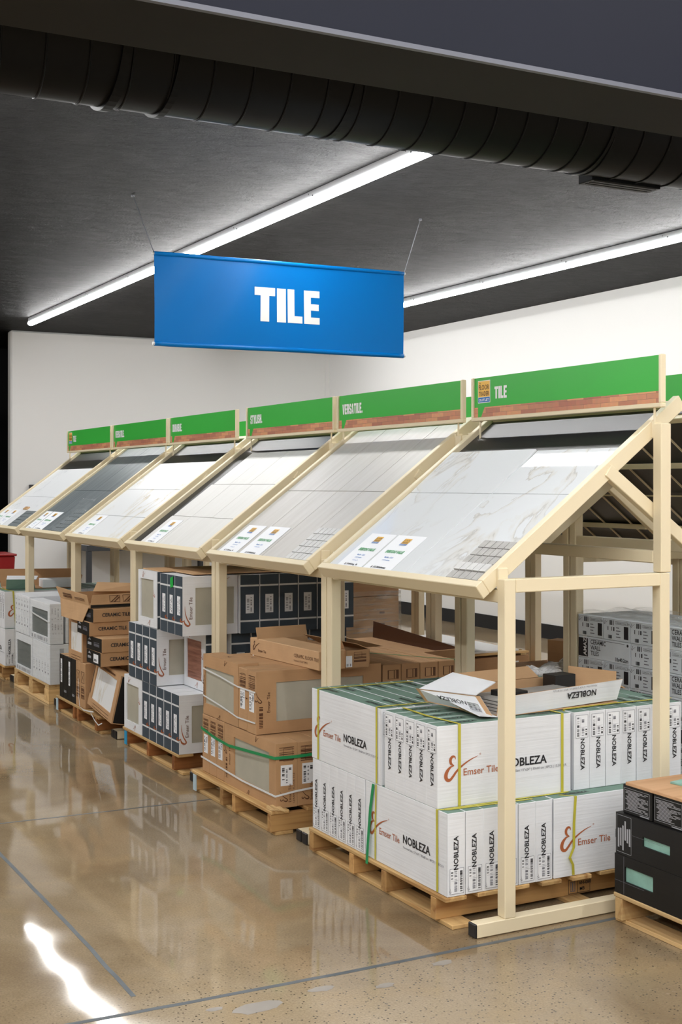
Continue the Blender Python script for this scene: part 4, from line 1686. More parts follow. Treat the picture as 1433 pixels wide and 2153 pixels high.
fp = panel('front_wall', [(0, 0, 0), (ln, 0, .012), (ln + .02, -.012, ht + .018), (0, -.012, ht)], th, 'white_board', 'kraft_light', t)
p_ = MB()
fr = Frame(p_, (0, -.003, 0), (ln, 0, .012), (0, -.15, 1))
fr.text('NOBLEZA', ln * .80, .058, .026, 'print_black', 180)
fr.text('size', ln * .80, .066 + .012, .010, 'print_grey', 180)
me = bpy.data.meshes.new('printing')
me.from_pydata(p_.v, [], p_.f)
for q in p_.mats:
    me.materials.append(MATS[q])
me.polygons.foreach_set('material_index', p_.m)
put('printing', me, fp)
panel('back_wall', [(ln, dp, 0), (0, dp, 0), (0, dp + .004, ht), (ln, dp + .004, ht)], th, 'white_board', 'kraft_light', t)
panel('back_flap', [(ln * .76, dp + .004, ht), (0, dp + .004, ht), (.03, dp + .03, ht + .045), (ln * .70, dp + .03, ht + .045)], th, 'white_board', 'kraft_light', t)
panel('right_back_flap', [(ln + .13, dp * .46, .012), (ln * .93, dp * .80, .012), (ln * .95, dp * .84, ht + .045), (ln + .145, dp * .50, ht + .020)], th, 'black_carton', 'kraft_light', t)
panel('right_wall', [(ln, dp * .5, 0), (ln, dp, 0), (ln + .03, dp, ht * .5), (ln + .03, dp * .55, ht * .5)], th, 'white_board', 'kraft_light', t)
panel('right_flap', [(ln + .03, .01, ht * .8), (ln + .03, .09, ht * .8), (ln + .09, .09, ht * .55), (ln + .075, .03, ht * .6)], th, 'kraft_light', 'kraft_light', t)
lw = panel('left_wall', [(-.0, dp, 0), (0, 0, 0), (-.085, .0, .012), (-.10, dp, .065)], th, 'kraft_light', 'white_board', t)
panel('left_end_panel', [(-.02, .0, .004), (-.12, dp * .98, .030), (-.165, dp * .98, .085), (-.035, .06, .075)][::-1], th, 'kraft_light', 'white_board', t)
panel('left_flap', [(-.155, dp * .95, .085), (-.04, .08, .078), (.075, .10, .115), (.01, dp * .95, .135)], th, 'white_board', 'white_board', t)
p_ = MB()
fr = Frame(p_, (-.128, dp * .90, .037), (.096, -.265, -.024), (-.045, -.01, .056))
fr.n = -fr.u.cross(fr.v).normalized() if fr.u.cross(fr.v).z < 0 and False else fr.n
fr.text('NOBLEZA', .20, .052, .022, 'print_black', 180)
sticker_flip(fr, .205, .006, .255, .05, 5)
me = bpy.data.meshes.new('printing')
me.from_pydata(p_.v, [], p_.f)
for q in p_.mats:
    me.materials.append(MATS[q])
me.polygons.foreach_set('material_index', p_.m)
put('printing', me, t)
for (a, b, c, d_, hh) in ((.075, .03, .18, .13, .082), (.455, .175, .565, .255, .098)):
    mb = MB()
    mb.box((a, b, th), (c, d_, hh), 'black_plastic')
    mb.build('foam_block', t, .002)
# layers of mosaic inside
for k in range(5):
    mb = MB()
    mb.box((.02 + .002 * k, .012, th + .012 * k), (.46, .19, th + .012 * k + .009), 'mosaic_grey')
    mb.build('mosaic_layer', t)

# ------------------------------------------------------------------ pallet of brown cartons
GB = 'brown Emser tile cartons'


def kraft_long_win(u0, u1, seedk=0):
    def fn(fr, w, h):
        swash(fr, u0 * .28, h * .50, .035, 'print_brown', 90)
        fr.text('Emser', u0 * .72, h * .34, .016, 'print_brown', 90)
        swash(fr, w * .62, h * .905, .026, 'print_brown')
        swash(fr, w * .5, h * .07, .026, 'print_brown', 180)
        fr.barcode(u0 * .15, h * .10, u0 * .35, h * .45, 7 + seedk, 'print_brown', False, 2, 14)
    return fn


def kraft_end(seed, logo_on=True):
    def fn(fr, w, h):
        keep = fr.mb
        fr.to('shipping_label')
        fr.rect(w * .22, h * .34, w * .78, h * .66, 'paper', 1)
        fr.barcode(w * .28, h * .37, w * .40, h * .63, seed, 'print_black', False, 2, 16)
        fr.barcode(w * .60, h * .52, w * .72, h * .62, seed + 3, 'print_black', False, 2, 5)
        fr.barcode(w * .47, h * .38, w * .54, h * .62, seed + 5, 'print_grey', False, 2, 14)
        fr.mb = keep
        fr.barcode(w * .15, h * .70, w * .85, h * .94, seed + 4, 'print_brown', False, 1, 16)
        fr.outline(w * .35, h * .72, w * .8, h * .92, .002, 'print_brown', 1)
        if logo_on:
            swash(fr, w * .55, h * .10, .036, 'print_brown', 100)
            fr.text('Emser', w * .72, h * .08, .014, 'print_brown', 90)
            fr.text('CFT', w * .88, h * .06, .010, 'print_brown', 90)
    return fn


def flap_line(fr, w, h):
    fr.rect(0, h * .5 - .001, w, h * .5 + .001, 'print_brown', 1)
    swash(fr, w * .55, h * .56, .03, 'print_brown', 0)


KT = .108
zb1, zb2, hb = .1125, .4135, .297
xb = 2.505
# lower layer: long ones along the aisle
for i in range(2):
    carton('tile_carton', 'brown Emser carton, lower layer, %s' % ('beige tile window to the aisle' if i == 0 else 'end to the camera, behind the one with the aisle window'),
           'kl_y_%d' % i, (KT, .605, hb), (xb + KT * (i + .5) + .002 * i, 5.375 + .3025, zb1), 0, GB, 'carton', 0, side='kraft', top='kraft',
           prints={'-x': kraft_long_win(.10, .53), '-y': kraft_end(20 + i)}, window={'-x': (.115, .055, .53, .245, 'beige_tile')} if i == 0 else None)
for i in range(2, 4):
    carton('tile_carton', 'brown Emser carton deep in the lower layer, end to the camera', 'kl_y_1', (KT, .605, hb), (xb + KT * (i + .5) + .004, 5.375 + .3025, zb1), 0, 'buried brown cartons', 'carton')
for i in range(3):
    carton('tile_carton', 'brown Emser carton, lower layer, end to the aisle, %s' % ['nearest the beige window', 'in the middle', 'next to the navy pallet'][i], 'ke_x',
           (.605, KT - .012, hb), (xb + .3025, 5.986 + (KT - .010) * (i + .5), zb1), 0, GB, 'carton', 0, side='kraft', top='kraft', prints={'-x': kraft_end(25, False)})
for i in range(4):
    carton('tile_carton', 'brown Emser carton buried in the back of the lower layer', 'kb_y', (.158, .60, hb), (2.955 + .161 * i + .08, 5.375 + .30, zb1), 0, 'buried brown cartons back', 'carton', 0, side='kraft', top='kraft')
for i in range(2):
    carton('tile_carton', 'brown Emser carton buried at the far back of the lower layer', 'kb_z', (.24, .29, hb), (3.235 + .245 * i, 6.13, zb1), 0, 'buried brown cartons far', 'carton', 0, side='kraft', top='kraft')
# upper layer
carton('tile_carton', 'brown Emser carton, upper layer, leaning top flap and beige window to the aisle', 'ku_y', (KT, .455, hb + .012), (xb + KT / 2, 5.812 + .2275, zb2), 0, GB, 'carton', 0,
       side='kraft', top='kraft', prints={'-x': kraft_long_win(.03, .40), '+z': flap_line, '-y': kraft_end(33)}, window={'-x': (.02, .055, .40, .245, 'beige_tile')})
for i in range(3):
    carton('tile_carton', 'brown Emser carton, upper layer far half, %s from the aisle' % ORD[i + 1], 'ku_y2', (KT * 1.3, .455, hb), (xb + KT + KT * 1.31 * (i + .5) + .003, 5.812 + .2275, zb2), 0, GB, 'carton', 0,
           side='kraft', top='kraft', prints={'+z': flap_line})
for i in range(2):
    carton('tile_carton', 'brown Emser carton, upper layer, %s' % ('large beige window to the camera' if i == 0 else 'labelled end to the aisle behind the windowed one'), 'ku_x_%d' % i, (.680, KT - .004, hb), (xb + .340, 5.595 + KT * (i + .5) - .001, zb2), 0, GB, 'carton', 0,
           side='kraft', top='kraft', prints={'-x': kraft_end(40 + i, False), '-y': kraft_long_win(.10, .60), '+z': flap_line}, window={'-y': (.105, .055, .58, .242, 'beige_tile')} if i == 0 else None)


def kend(fr, w, h):
    fr.outline(w * .25, h * .74, w * .85, h * .9, .002, 'print_brown', 1)
    fr.barcode(w * .25, h * .75, w * .85, h * .9, 5, 'print_brown', True, 1, 9)


for i in range(4):
    carton('tile_carton', 'brown carton standing at the back right of the brown pallet, %s from the left' % ORD[i], 'kr_y', (.106, .66, .285), (3.20 + .109 * (i + .5), 5.60 + .335, zb2), 0, GB, 'carton', 0,
           side='kraft', top='kraft', prints={'-y': kend, '+z': lambda fr, w, h: fr.rect(w * .49, 0, w * .51, h, 'print_brown', 1)})
# lying on top
zt = zb2 + hb + .0005


def lying_front(fr, w, h):
    swash(fr, w * .05, h * .35, .045, 'print_brown')
    fr.text('Emser', w * .13, h * .28, .014, 'print_brown')
    fr.text('CFT', w * .66, h * .45, .017, 'print_brown')
    fr.text('nom', w * .66, h * .22, .010, 'print_brown')


carton('tile_carton', 'closed long brown carton lying on top of the brown pallet', 'klie', (.15, .70, .092), (2.835, 5.845, zt), math.radians(4), GB, 'carton', 0,
       side='kraft_light', top='kraft_light', prints={'-x': lying_front, '-y': lambda fr, w, h: swash(fr, w * .2, h * .3, .04, 'print_brown')})
t = thing('open_carton', 'opened brown carton with raised flaps and white label on the brown pallet', 'box', (2.93, 5.49, zt), math.radians(3))
ow, ol, oh = .135, .62, .088
mb = MB()
mb.box((0, 0, 0), (ow, ol, .004), 'kraft')
mb.build('carton_floor', t)
fpn = panel('front_wall', [(0, 0, 0), (ow, 0, 0), (ow, 0, oh), (0, 0, oh)], .004, 'kraft', 'kraft_light', t)
panel('back_wall', [(ow, ol, 0), (0, ol, 0), (0, ol, oh), (ow, ol, oh)], .004, 'kraft', 'kraft_light', t)
panel('side_wall', [(ow, 0, 0), (ow, ol, 0), (ow, ol, oh * .8), (ow, 0, oh)], .004, 'kraft', 'kraft_light', t)
panel('side_wall', [(0, ol, 0), (0, 0, 0), (0, 0, oh), (0, ol, oh)], .004, 'kraft', 'kraft_light', t)
panel('flap', [(ow, 0, oh), (ow, ol * .8, oh * .8), (ow - .09, ol * .8, oh + .03), (ow - .07, 0.0, oh + .03)], .003, 'kraft', 'kraft_light', t)
panel('raised_flap', [(0.01, ol * .4, oh), (0.01, .03, oh), (-.03, .01, oh + .075), (-.01, ol * .35, oh + .06)], .003, 'kraft_light', 'kraft_light', t)
panel('rear_flap', [(ow, ol, oh), (-.16, ol, oh), (-.16, ol + .02, oh + .06), (ow, ol + .02, oh + .06)], .003, 'kraft_light', 'kraft_light', t)
p_ = MB()
fr = Frame(p_, (0, 0, 0), (1, 0, 0), (0, 0, 1))
fr.rect(-.0, .008, .035, .062, 'paper')
fr.barcode(.004, .012, .03, .024, 4, 'print_black', True, 2, 8)
fr.barcode(.045, .03, .115, .07, 8, 'print_brown', False, 1, 10)
fr.outline(.045, .05, .09, .078, .0015, 'print_brown', 2)
p_.build('printing', t)
tag(panel('cardboard_scrap', [(2.735, 6.15, zt + .001), (2.82, 6.13, zt + .001), (2.83, 6.17, zt + .022), (2.745, 6.19, zt + .022)], .004, 'print_white', 'print_white', None), 'small white foam scrap lying on top of the brown cartons', 'scrap')
# straps of the brown pallet
strap('dark green strap slung around the lower brown cartons', [(xb - .004, 6.29, .335), (xb - .006, 6.1, .315), (xb - .012, 5.9, .310), (xb - .010, 5.60, .330), (xb - .008, 5.372, .345), (2.60, 5.366, .345), (2.80, 5.366, .350)], [Z] * 7, 'strap_green', .014)
strap('white strap low around the lower brown cartons', [(xb - .004, 6.29, .185), (xb - .004, 6.0, .175), (xb - .008, 5.75, .168), (xb - .005, 5.372, .170), (2.60, 5.366, .185), (2.80, 5.366, .20)], [Z] * 6, 'strap_white', .009)
strap('upper white strap across the windowed brown carton', [(xb - .004, 6.262, zb2 + .235), (xb - .004, 6.03, zb2 + .22), (xb - .004, 5.812, zb2 + .20), (xb - .004, 5.60, zb2 + .20)], [Z] * 4, 'strap_white', .007)
strap('lower white strap across the windowed brown carton', [(xb - .004, 6.262, zb2 + .095), (xb - .004, 6.03, zb2 + .075), (xb - .004, 5.812, zb2 + .05), (xb - .004, 5.60, zb2 + .055)], [Z] * 4, 'strap_white', .007)
strap('green strap across the tops of the back brown cartons', [(3.21, 6.20, zt - .008), (3.40, 5.95, zt - .008), (3.55, 5.70, zt - .0085), (3.625, 5.603, zt - .009), (3.632, 5.594, zt - .08)], [Y] * 5, 'strap_green', .012)
# splintered board end
mb = MB()
rnd = random.Random(2)
for k in range(9):
    a = rnd.uniform(0, .05)
    mb.hexa([(a, 0, 0), (a + .012, 0, 0), (a + .010, .05, 0), (a, .05, 0), (a + .004, -.03 - rnd.uniform(0, .05), .006), (a + .007, -.03, .006), (a + .010, .05, .012), (a, .05, .012)], 'pale_pine_y')
o = mb.build('wood_splinters', None, loc=(2.47, 5.36, .1125))
tag(o, 'pale splinters at the broken front board of the brown carton pallet', 'splinters', kind='stuff')

# ------------------------------------------------------------------ pallet of navy / white square cartons
GV = 'navy and white square cartons'


def navy_end(seed, straps=True, lab='paper'):
    def fn(fr, w, h):
        fr.to('shipping_label')
        fr.rect(w * .30, h * .34, w * .72, h * .66, lab, 1)
        fr.barcode(w * .36, h * .40, w * .48, h * .60, seed, 'print_pale', False, 2, 12)
        fr.barcode(w * .55, h * .37, w * .62, h * .62, seed + 3, 'print_grey', False, 2, 14)
        fr.to('white_band') if straps else None
        if straps:
            fr.rect(0, h * .195, w, h * .225, 'strap_white', 2)
            fr.to('white_band')
            fr.rect(0, h * .80, w, h * .83, 'strap_white', 2)
        fr.to('white_edge')
        fr.rect(0, 0, w * .03, h, 'strap_white', 1)
    return fn


def white_win(fr, w, h):
    swash(fr, w * .12, h * .16, .062, 'print_rust', 74)
    fr.text('Emser', w * .175, h * .28, .020, 'print_brown', 90)
    swash(fr, w * .70, h * .875, .034, 'print_rust')
    fr.text('Emser', w * .80, h * .06, .014, 'print_brown', 180)
    fr.rect(w * .02, h * .83, w, h * .838, 'strap_white', 2)
    fr.rect(w * .02, h * .17, w, h * .178, 'strap_white', 2)


def white_win_side(fr, w, h):
    swash(fr, w * .25, h * .875, .03, 'print_rust')
    swash(fr, w * .65, h * .12, .03, 'print_rust', 180)
    swash(fr, w * .90, h * .55, .03, 'print_rust', 90)


SQ, ST = .325, .117


def square_carton(label, x0, y0, z0, face, key, seed, tile='beige_tile', tint='white_board', rz=0.0, group=GV, win=True, endlab='paper'):
    """face = direction in which the big square face looks: '-x' or '-y'"""
    if face == '-y':
        d = (SQ, ST, SQ)
        pr_ = {'-x': navy_end(seed, True, endlab), '-y': white_win}
        wn = {'-y': (.075, .055, .305, .262, tile)} if win else None
    else:
        d = (ST, SQ, SQ)
        pr_ = {'-x': white_win_side, '-y': navy_end(seed, True, endlab)}
        wn = {'-x': (.040, .050, .265, .275, tile)} if win else None
    t_ = thing('square_tile_carton', label, 'carton', (x0 + d[0] / 2, y0 + d[1] / 2, z0), rz, group)
    k_ = key + face + tile + str(win)
    for nm, me_ in carton_parts(k_, d, side='white_board', top='white_board', prints=pr_, window=wn):
        put(nm, me_, t_)
    # dark end wraps
    k2 = 'navywrap' + face
    if k2 not in CACHE:
        m_ = MB()
        q = .0009
        if face == '-y':
            m_.poly([(-d[0] / 2 - q * .4, d[1] / 2, .0), (-d[0] / 2 - q * .4, -d[1] / 2, .0), (-d[0] / 2 - q * .4, -d[1] / 2, d[2]), (-d[0] / 2 - q * .4, d[1] / 2, d[2])], 'navy_board')
        else:
            m_.poly([(-d[0] / 2, -d[1] / 2 - q * .4, 0), (d[0] / 2, -d[1] / 2 - q * .4, 0), (d[0] / 2, -d[1] / 2 - q * .4, d[2]), (-d[0] / 2, -d[1] / 2 - q * .4, d[2])], 'navy_board')
        CACHE[k2] = [('navy_end_panel', m_.data('navy_end_panel'))]
    for nm, me_ in CACHE[k2]:
        put(nm, me_, t_)
    return t_


xs = 2.535
SP = ST + .006
zs = [.1125, .4425, .7725]
for i in range(5):
    square_carton('navy-ended square carton, bottom layer, %s from the camera along the aisle' % ORD[i], xs, 6.70 + i * SP, zs[0], '-y', 'sq', 50 + i)
square_carton('white square carton with beige window to the aisle, bottom layer, far end', xs, 6.70 + 5 * SP + .003, zs[0], '-x', 'sqs', 58)
for k in range(4):
    for i in range(2):
        square_carton('buried square carton inside the bottom layer of the navy stack', 2.875 + k * SP * 1.3, 6.75 + i * .36, zs[0], '-x', 'sqh', 60, group='buried square cartons', win=False)
for i in range(4):
    square_carton('navy-ended square carton, middle layer, %s from the camera along the aisle' % ORD[i], xs - .004, 7.05 + i * SP * 1.02, zs[1], '-y', 'sq', 64 + i)
square_carton('white square carton with red-brown wood-look tile window, middle layer', 2.695, 6.713, zs[1], '-x', 'sqw', 70, 'red_wood_tile')
for k in range(6):
    square_carton('navy carton end in the middle layer behind the brown cartons, %s from the left' % ORD[k], 2.835 + k * SP, 6.68, zs[1], '-x', 'sqh2', 72, win=False)
for i in range(3):
    square_carton('navy-ended square carton, top layer, %s from the camera along the aisle' % ORD[i], xs - .010, 6.62 + i * ST * 1.005, zs[2], '-y', 'sq', 80 + i)
square_carton('white square carton with torn beige window to the aisle, top layer', xs - .004, 7.045, zs[2], '-x', 'sqs', 86)
for k in range(6):
    square_carton('tall navy carton end in the top layer, %s from the white one' % ORD[k], xs + SQ - .005 + k * (ST + .003), 6.60, zs[2], '-x', 'sqh2', 90, win=False)
# cardboard sheets on top
for q, (a, b, dz) in enumerate(((2.55, 7.0, .0), (2.60, 6.65, .005))):
    mb = MB()
    mb.box((0, 0, 0), (.62, .34, .006), 'kraft_light')
    o = mb.build('cardboard_sheet', None, .001, loc=(a, b, zs[2] + SQ + .0015 + dz))
    tag(o, '%s tan cardboard sheet on top of the navy carton stack' % ['lower far', 'upper near'][q], 'cardboard')
# green tag
mb = MB()
mb.ribbon([(0, 0, 0), (-.001, -.001, .03), (-.002, -.003, .055), (.012, -.004, .064)], (0, 1, -.2), .045, 'tag_green', .0008)
o = mb.build('green_tag', None, loc=(xs - .013, 6.78, zs[2] + SQ - .068))
tag(o, 'bright green paper tag folded over a top navy carton', 'tag')
# black item + bits of cardboard by the pallet
tag(panel('cardboard_scrap', [(2.60, 6.62, .001), (2.86, 6.62, .001), (2.86, 6.70, .035), (2.60, 6.70, .030)], .003, 'kraft_light', 'kraft_light', None), 'flat cardboard scrap on the floor beside the reddish pallet', 'cardboard')

# ------------------------------------------------------------------ pallet of black / brown CERAMIC TILE cartons
GC = 'black and brown ceramic tile cartons'


def cer_front(fr, w, h):
    fr.text('CERAMIC TILE', w * .14, h * .40, h * .27, 'print_black', 0, 2, .95)


def cer_end(sticker_on):
    def fn(fr, w, h):
        fr.barcode(w * .10, h * .30, w * .34, h * .75, 15, 'print_pale', False, 2, 7)
        fr.poly([(w * .12, h * .72), (w * .32, h * .72), (w * .22, h * .9)], 'print_pale', 2)
        fr.barcode(w * .50, h * .35, w * .85, h * .65, 16, 'print_grey', False, 2, 8)
        if sticker_on:
            fr.rect(w * .52, h * .18, w * .86, h * .80, 'paper', 3)
            fr.barcode(w * .58, h * .28, w * .78, h * .45, 18, 'print_black', True, 4, 8)
    return fn


z4 = .1125
# bottom: upright cartons with black ends
for i in range(4):
    t = carton('ceramic_carton', 'worn black-ended brown carton standing at the bottom far corner, %s from the left' % ORD[i], 'cb%d' % (i % 2), (.60, .095, .30),
               (2.50 + .30, 8.965 - .0485 - .098 * i, z4), 0, GC, 'carton', 0, side='black_carton' if i < 3 else 'kraft', top='kraft_light',
               prints={'-x': (lambda fr, w, h: (fr.rect(w * .3, h * .35, w * .7, h * .9, 'paper', 1), fr.barcode(w * .35, h * .4, w * .6, h * .8, 3, 'print_pale', False, 2, 9))) if i % 2 == 0 else
                       (lambda fr, w, h: fr.barcode(w * .2, h * .15, w * .8, h * .2, 3, 'print_pale', False, 2, 4))})


def crush(fr, w, h):
    fr.outline(w * .15, h * .55, w * .85, h * .8, .003, 'print_brown', 1)
    fr.stroke([(w * .2, h * .57, .002), (w * .8, h * .78, .002)], 'print_brown', 1)
    fr.stroke([(w * .2, h * .78, .002), (w * .8, h * .57, .002)], 'print_brown', 1)
    fr.outline(w * .15, h * .2, w * .85, h * .48, .003, 'print_brown', 1)
    fr.barcode(w * .2, h * .22, w * .8, h * .45, 9, 'print_brown', False, 1, 9)


for i in range(2):
    carton('ceramic_carton', 'crushed brown carton end with dark print beside the %s' % ['black cartons', 'leaning marble carton'][i], 'cc%d' % i, (.55, .105, .30), (2.50 + .275, 8.565 - .0535 - .108 * i, z4), 0, GC, 'carton', 0,
           side='kraft', top='kraft_light', prints={'-x': crush})


def cer_win(fr, w, h):
    fr.barcode(w * .20, h * .03, w * .85, h * .12, 5, 'print_brown', False, 2, 7)
    fr.barcode(w * .20, h * .88, w * .80, h * .95, 6, 'print_brown', False, 2, 5)
    fr.rect(w * .012, h * .25, w * .03, h * .85, 'print_black', 2)


# leaning one with marble window facing the aisle
t = thing('ceramic_carton', 'brown carton leaning at the pallet front with a gold-veined marble window', 'carton', (2.515, 8.035, z4 + .022), 0, GC)
for nm, me in carton_parts('clean', (.095, .54, .304), side='kraft', top='kraft_light', prints={'-x': cer_win, '-y': lambda fr, w, h: fr.rect(w * .1, h * .02, w * .9, h * .98, 'black_carton', 1)}, window={'-x': (.05, .050, .48, .262, 'marble_gold_bold')}):
    put(nm, me, t)
t.rotation_euler = (math.radians(5), math.radians(11), 0)
t.location = (2.545, 8.045, z4 + .012)
# second tier: marble window, then stack of four
carton('ceramic_carton', 'upright brown carton with marble window behind the CERAMIC TILE stack', 'cwin2', (.10, .335, .305), (2.50 + .05, 8.572, z4 + .3015), 0, GC, 'carton', 0, side='kraft', top='kraft_light', prints={'-x': cer_win}, window={'-x': (.04, .06, .31, .25, 'marble_gold_bold')})
carton('ceramic_carton', 'brown carton deep at the back of the CERAMIC TILE pallet', 'cfill', (.40, .50, .300), (3.38, 8.30, z4), 0, GC, 'carton', 0, side='kraft', top='kraft_light')
CH = .088
stack = [(2.475, 7.93, .33, .445), (2.475, 7.925, .325, .445 + CH + .001), (2.455, 8.085, .365, .445 + 2 * (CH + .001)), (2.465, 8.080, .30, .445 + 3 * (CH + .001))]
for i, (xa, ya, ww, zz) in enumerate(stack):
    t = carton('ceramic_carton', 'small CERAMIC TILE carton with black end, %s of the stack of four' % ['bottom one', 'second from bottom', 'third from bottom', 'top one'][i], 'cst%d' % (i == 0), (.42, .30, CH), (xa + .21, ya + .15, zz), math.radians([0, 1.5, -2, 2][i]), GC, 'carton', 0,
               side='kraft', top='kraft_light', prints={'-y': cer_front})
    pm = MB()
    pm.poly([(-.2107, .149, .001), (-.2107, -.149, .001), (-.2107, -.149, CH - .001), (-.2107, .149, CH - .001)], 'black_carton')
    fr = Frame(pm, (-.2107, .15, 0), (0, -1, 0), (0, 0, 1))
    cer_end(i == 0)(fr, .30, CH)
    me = bpy.data.meshes.new('black_end_panel')
    me.from_pydata(pm.v, [], pm.f)
    for q in pm.mats:
        me.materials.append(MATS[q])
    me.polygons.foreach_set('material_index', pm.m)
    put('black_end_panel', me, t)
# supporting block under the stack
for i in range(3):
    carton('ceramic_carton', 'brown carton behind the leaning marble carton, %s from the front' % ORD[i], 'csup', (.115, .42, .318), (2.835 + .12 * i, 8.10, z4), 0, GC, 'carton', 0, side='kraft', top='kraft_light',
           prints={'-y': lambda fr, w, h: (fr.rect(.002, 0, w - .002, h, 'black_carton', 1), fr.rect(w * .3, h * .4, w * .7, h * .8, 'grey_board', 2))})
# open box on top
t = thing('open_carton', 'opened brown carton with hanging front flap on the CERAMIC TILE stack', 'box', (2.46, 8.10, .445 + 4 * (CH + .001) + .0005), math.radians(2))
oh = .085
mb = MB()
mb.box((0, 0, 0), (.42, .32, .004), 'kraft')
mb.build('carton_floor', t)
panel('front_wall', [(0, .32, 0), (0, 0, 0), (0, 0, .02), (0, .32, .02)], .004, 'kraft', 'kraft', t)
panel('back_wall', [(.42, 0, 0), (.42, .32, 0), (.42, .32, oh), (.42, 0, oh)], .004, 'kraft', 'kraft_light', t)
sw_ = panel('side_wall', [(0, 0, .0), (.42, 0, .0), (.42, 0, .022), (0, 0, .022)], .004, 'black_carton', 'kraft', t)
panel('side_wall', [(.42, .32, 0), (0, .32, 0), (0, .32, oh), (.42, .32, oh)], .004, 'kraft', 'kraft', t)
fl = panel('printed_flap', [(.0, -.005, .024), (.42, -.005, .024), (.44, .03, .090), (.02, .02, .085)], .004, 'kraft', 'kraft_light', t)
p_ = MB()
fr = Frame(p_, (0, -.005, .024), (1, 0, 0), (.0, .3, 1))
for a in (.13, .22):
    fr.outline(a, .012, a + .07, .058, .003, 'print_brown', 2)
    fr.stroke([(a + .01, .015, .003), (a + .06, .055, .003)], 'print_brown', 2)
    fr.stroke([(a + .03, .013, .003), (a + .068, .045, .003)], 'print_brown', 2)
p_.build('printing', t)
ff = panel('hanging_flap', [(0, .62, .02), (-.002, .02, .02), (-.02, .02, .085), (-.02, .66, .10)], .004, 'kraft_light', 'kraft_light', t)
ff2 = panel('folded_flap', [(0, .60, -.10), (-.004, .15, -.10), (0, .02, .02), (-.002, .62, .02)], .004, 'kraft_light', 'kraft_light', t)
p_ = MB()
fr = Frame(p_, (-.006, .62, .022), (0, -1, 0), (-.25, 0, 1))
fr.barcode(.10, .02, .28, .058, 3, 'print_brown', False, 2, 6)
fr.barcode(.34, .02, .54, .058, 4, 'print_brown', False, 2, 6)
p_.build('printing', t)
panel('raised_flap', [(.12, .30, oh), (.42, .18, oh), (.42, .20, oh + .05), (.16, .33, oh + .06)], .003, 'kraft_light', 'kraft_light', t)
# loose white straps
strap('loose white strap hanging over the front of the ceramic pallet', [(2.488, 8.46, .30), (2.482, 8.44, .20), (2.478, 8.40, .125), (2.474, 8.30, .118), (2.474, 8.18, .128), (2.476, 8.09, .137)], [Z, Z, Y, Z, Z, Z], 'strap_white', .008)
strap('white strap bent below the ceramic pallet front board', [(2.480, 8.16, .120), (2.474, 8.06, .09), (2.472, 7.97, .072), (2.474, 7.90, .095)], [Z] * 4, 'strap_white', .007)
strap('short white strap stuck on the leaning marble carton', [(2.49, 7.98, .405), (2.487, 8.0, .38), (2.485, 8.02, .355)], [Y] * 3, 'strap_white', .010)
# ------------------------------------------------------------------ shrink-wrapped white cartons
GW = 'shrink-wrapped white cartons'


def white_ends(fr, w, h):
    for k in range(4):
        a = w * (.14 + .22 * k)
        fr.barcode(a, h * .35, a + w * .09, h * .52, 30 + k, 'print_pale', False, 1, 10)
        fr.rect(a + .01, h * .24, a + w * .08, h * .285, 'print_grey', 1)
        fr.barcode(a, h * .6, a + w * .06, h * .9, 36 + k, 'print_pale', False, 1, 9)


def white_winprint(fr, w, h):
    fr.barcode(w * .08, h * .03, w * .9, h * .12, 8, 'print_pale', True, 1, 24)
    swash(fr, w * .88, h * .06, .03, 'print_pale', 60)


z5 = .1442
hw = .292
xw = 2.512
lay = [('L', z5), ('U', z5 + hw + .004)]
# lower: window carton far, ends near
carton('white_tile_carton', 'white carton with slate window, lower layer, far end', 'ww_l', (.10, .52, hw), (xw + .05, 9.745 + .27, z5), 0, GW, 'carton', 0, side='white_board', top='white_board', prints={'-x': white_winprint}, window={'-x': (.035, .045, .47, .235, 'slate_tile')})
for i in range(6):
    carton('white_tile_carton', 'white carton end facing the aisle, lower wrapped layer, %s from the camera' % ORD[i], 'we_l', (.52, .0785, hw), (xw + .26, 9.265 + .0415 + i * .078 * 1.02, z5), 0, GW, 'carton', 0, side='white_board', top='white_board',
           prints={'-x': lambda fr, w, h: (fr.barcode(w * .3, h * .35, w * .6, h * .52, 33, 'print_pale', False, 1, 9), fr.rect(w * .35, h * .25, w * .62, h * .29, 'print_grey', 1)), '-y': white_ends})
carton('white_tile_carton', 'white carton with large slate window and strap, upper layer, near end', 'ww_u', (.10, .56, hw), (xw + .05, 9.265 + .28, z5 + hw + .004), 0, GW, 'carton', 0, side='white_board', top='white_board', prints={'-x': white_winprint, '-y': white_ends}, window={'-x': (.05, .045, .50, .235, 'slate_tile')})
for i in range(5):
    carton('white_tile_carton', 'white carton end facing the aisle, upper wrapped layer, %s from the far end' % ORD[i], 'we_u', (.52, .086, hw + .01), (xw + .256, 10.275 - .0435 - i * .088, z5 + hw + .004), 0, GW, 'carton', 0, side='white_board', top='white_board',
           prints={'-x': lambda fr, w, h: (fr.barcode(w * .3, h * .32, w * .6, h * .45, 33, 'print_pale', False, 1, 9), fr.rect(w * .35, h * .22, w * .62, h * .26, 'print_grey', 1), fr.barcode(w * .3, h * .6, w * .6, h * .92, 35, 'print_pale', False, 1, 9))})
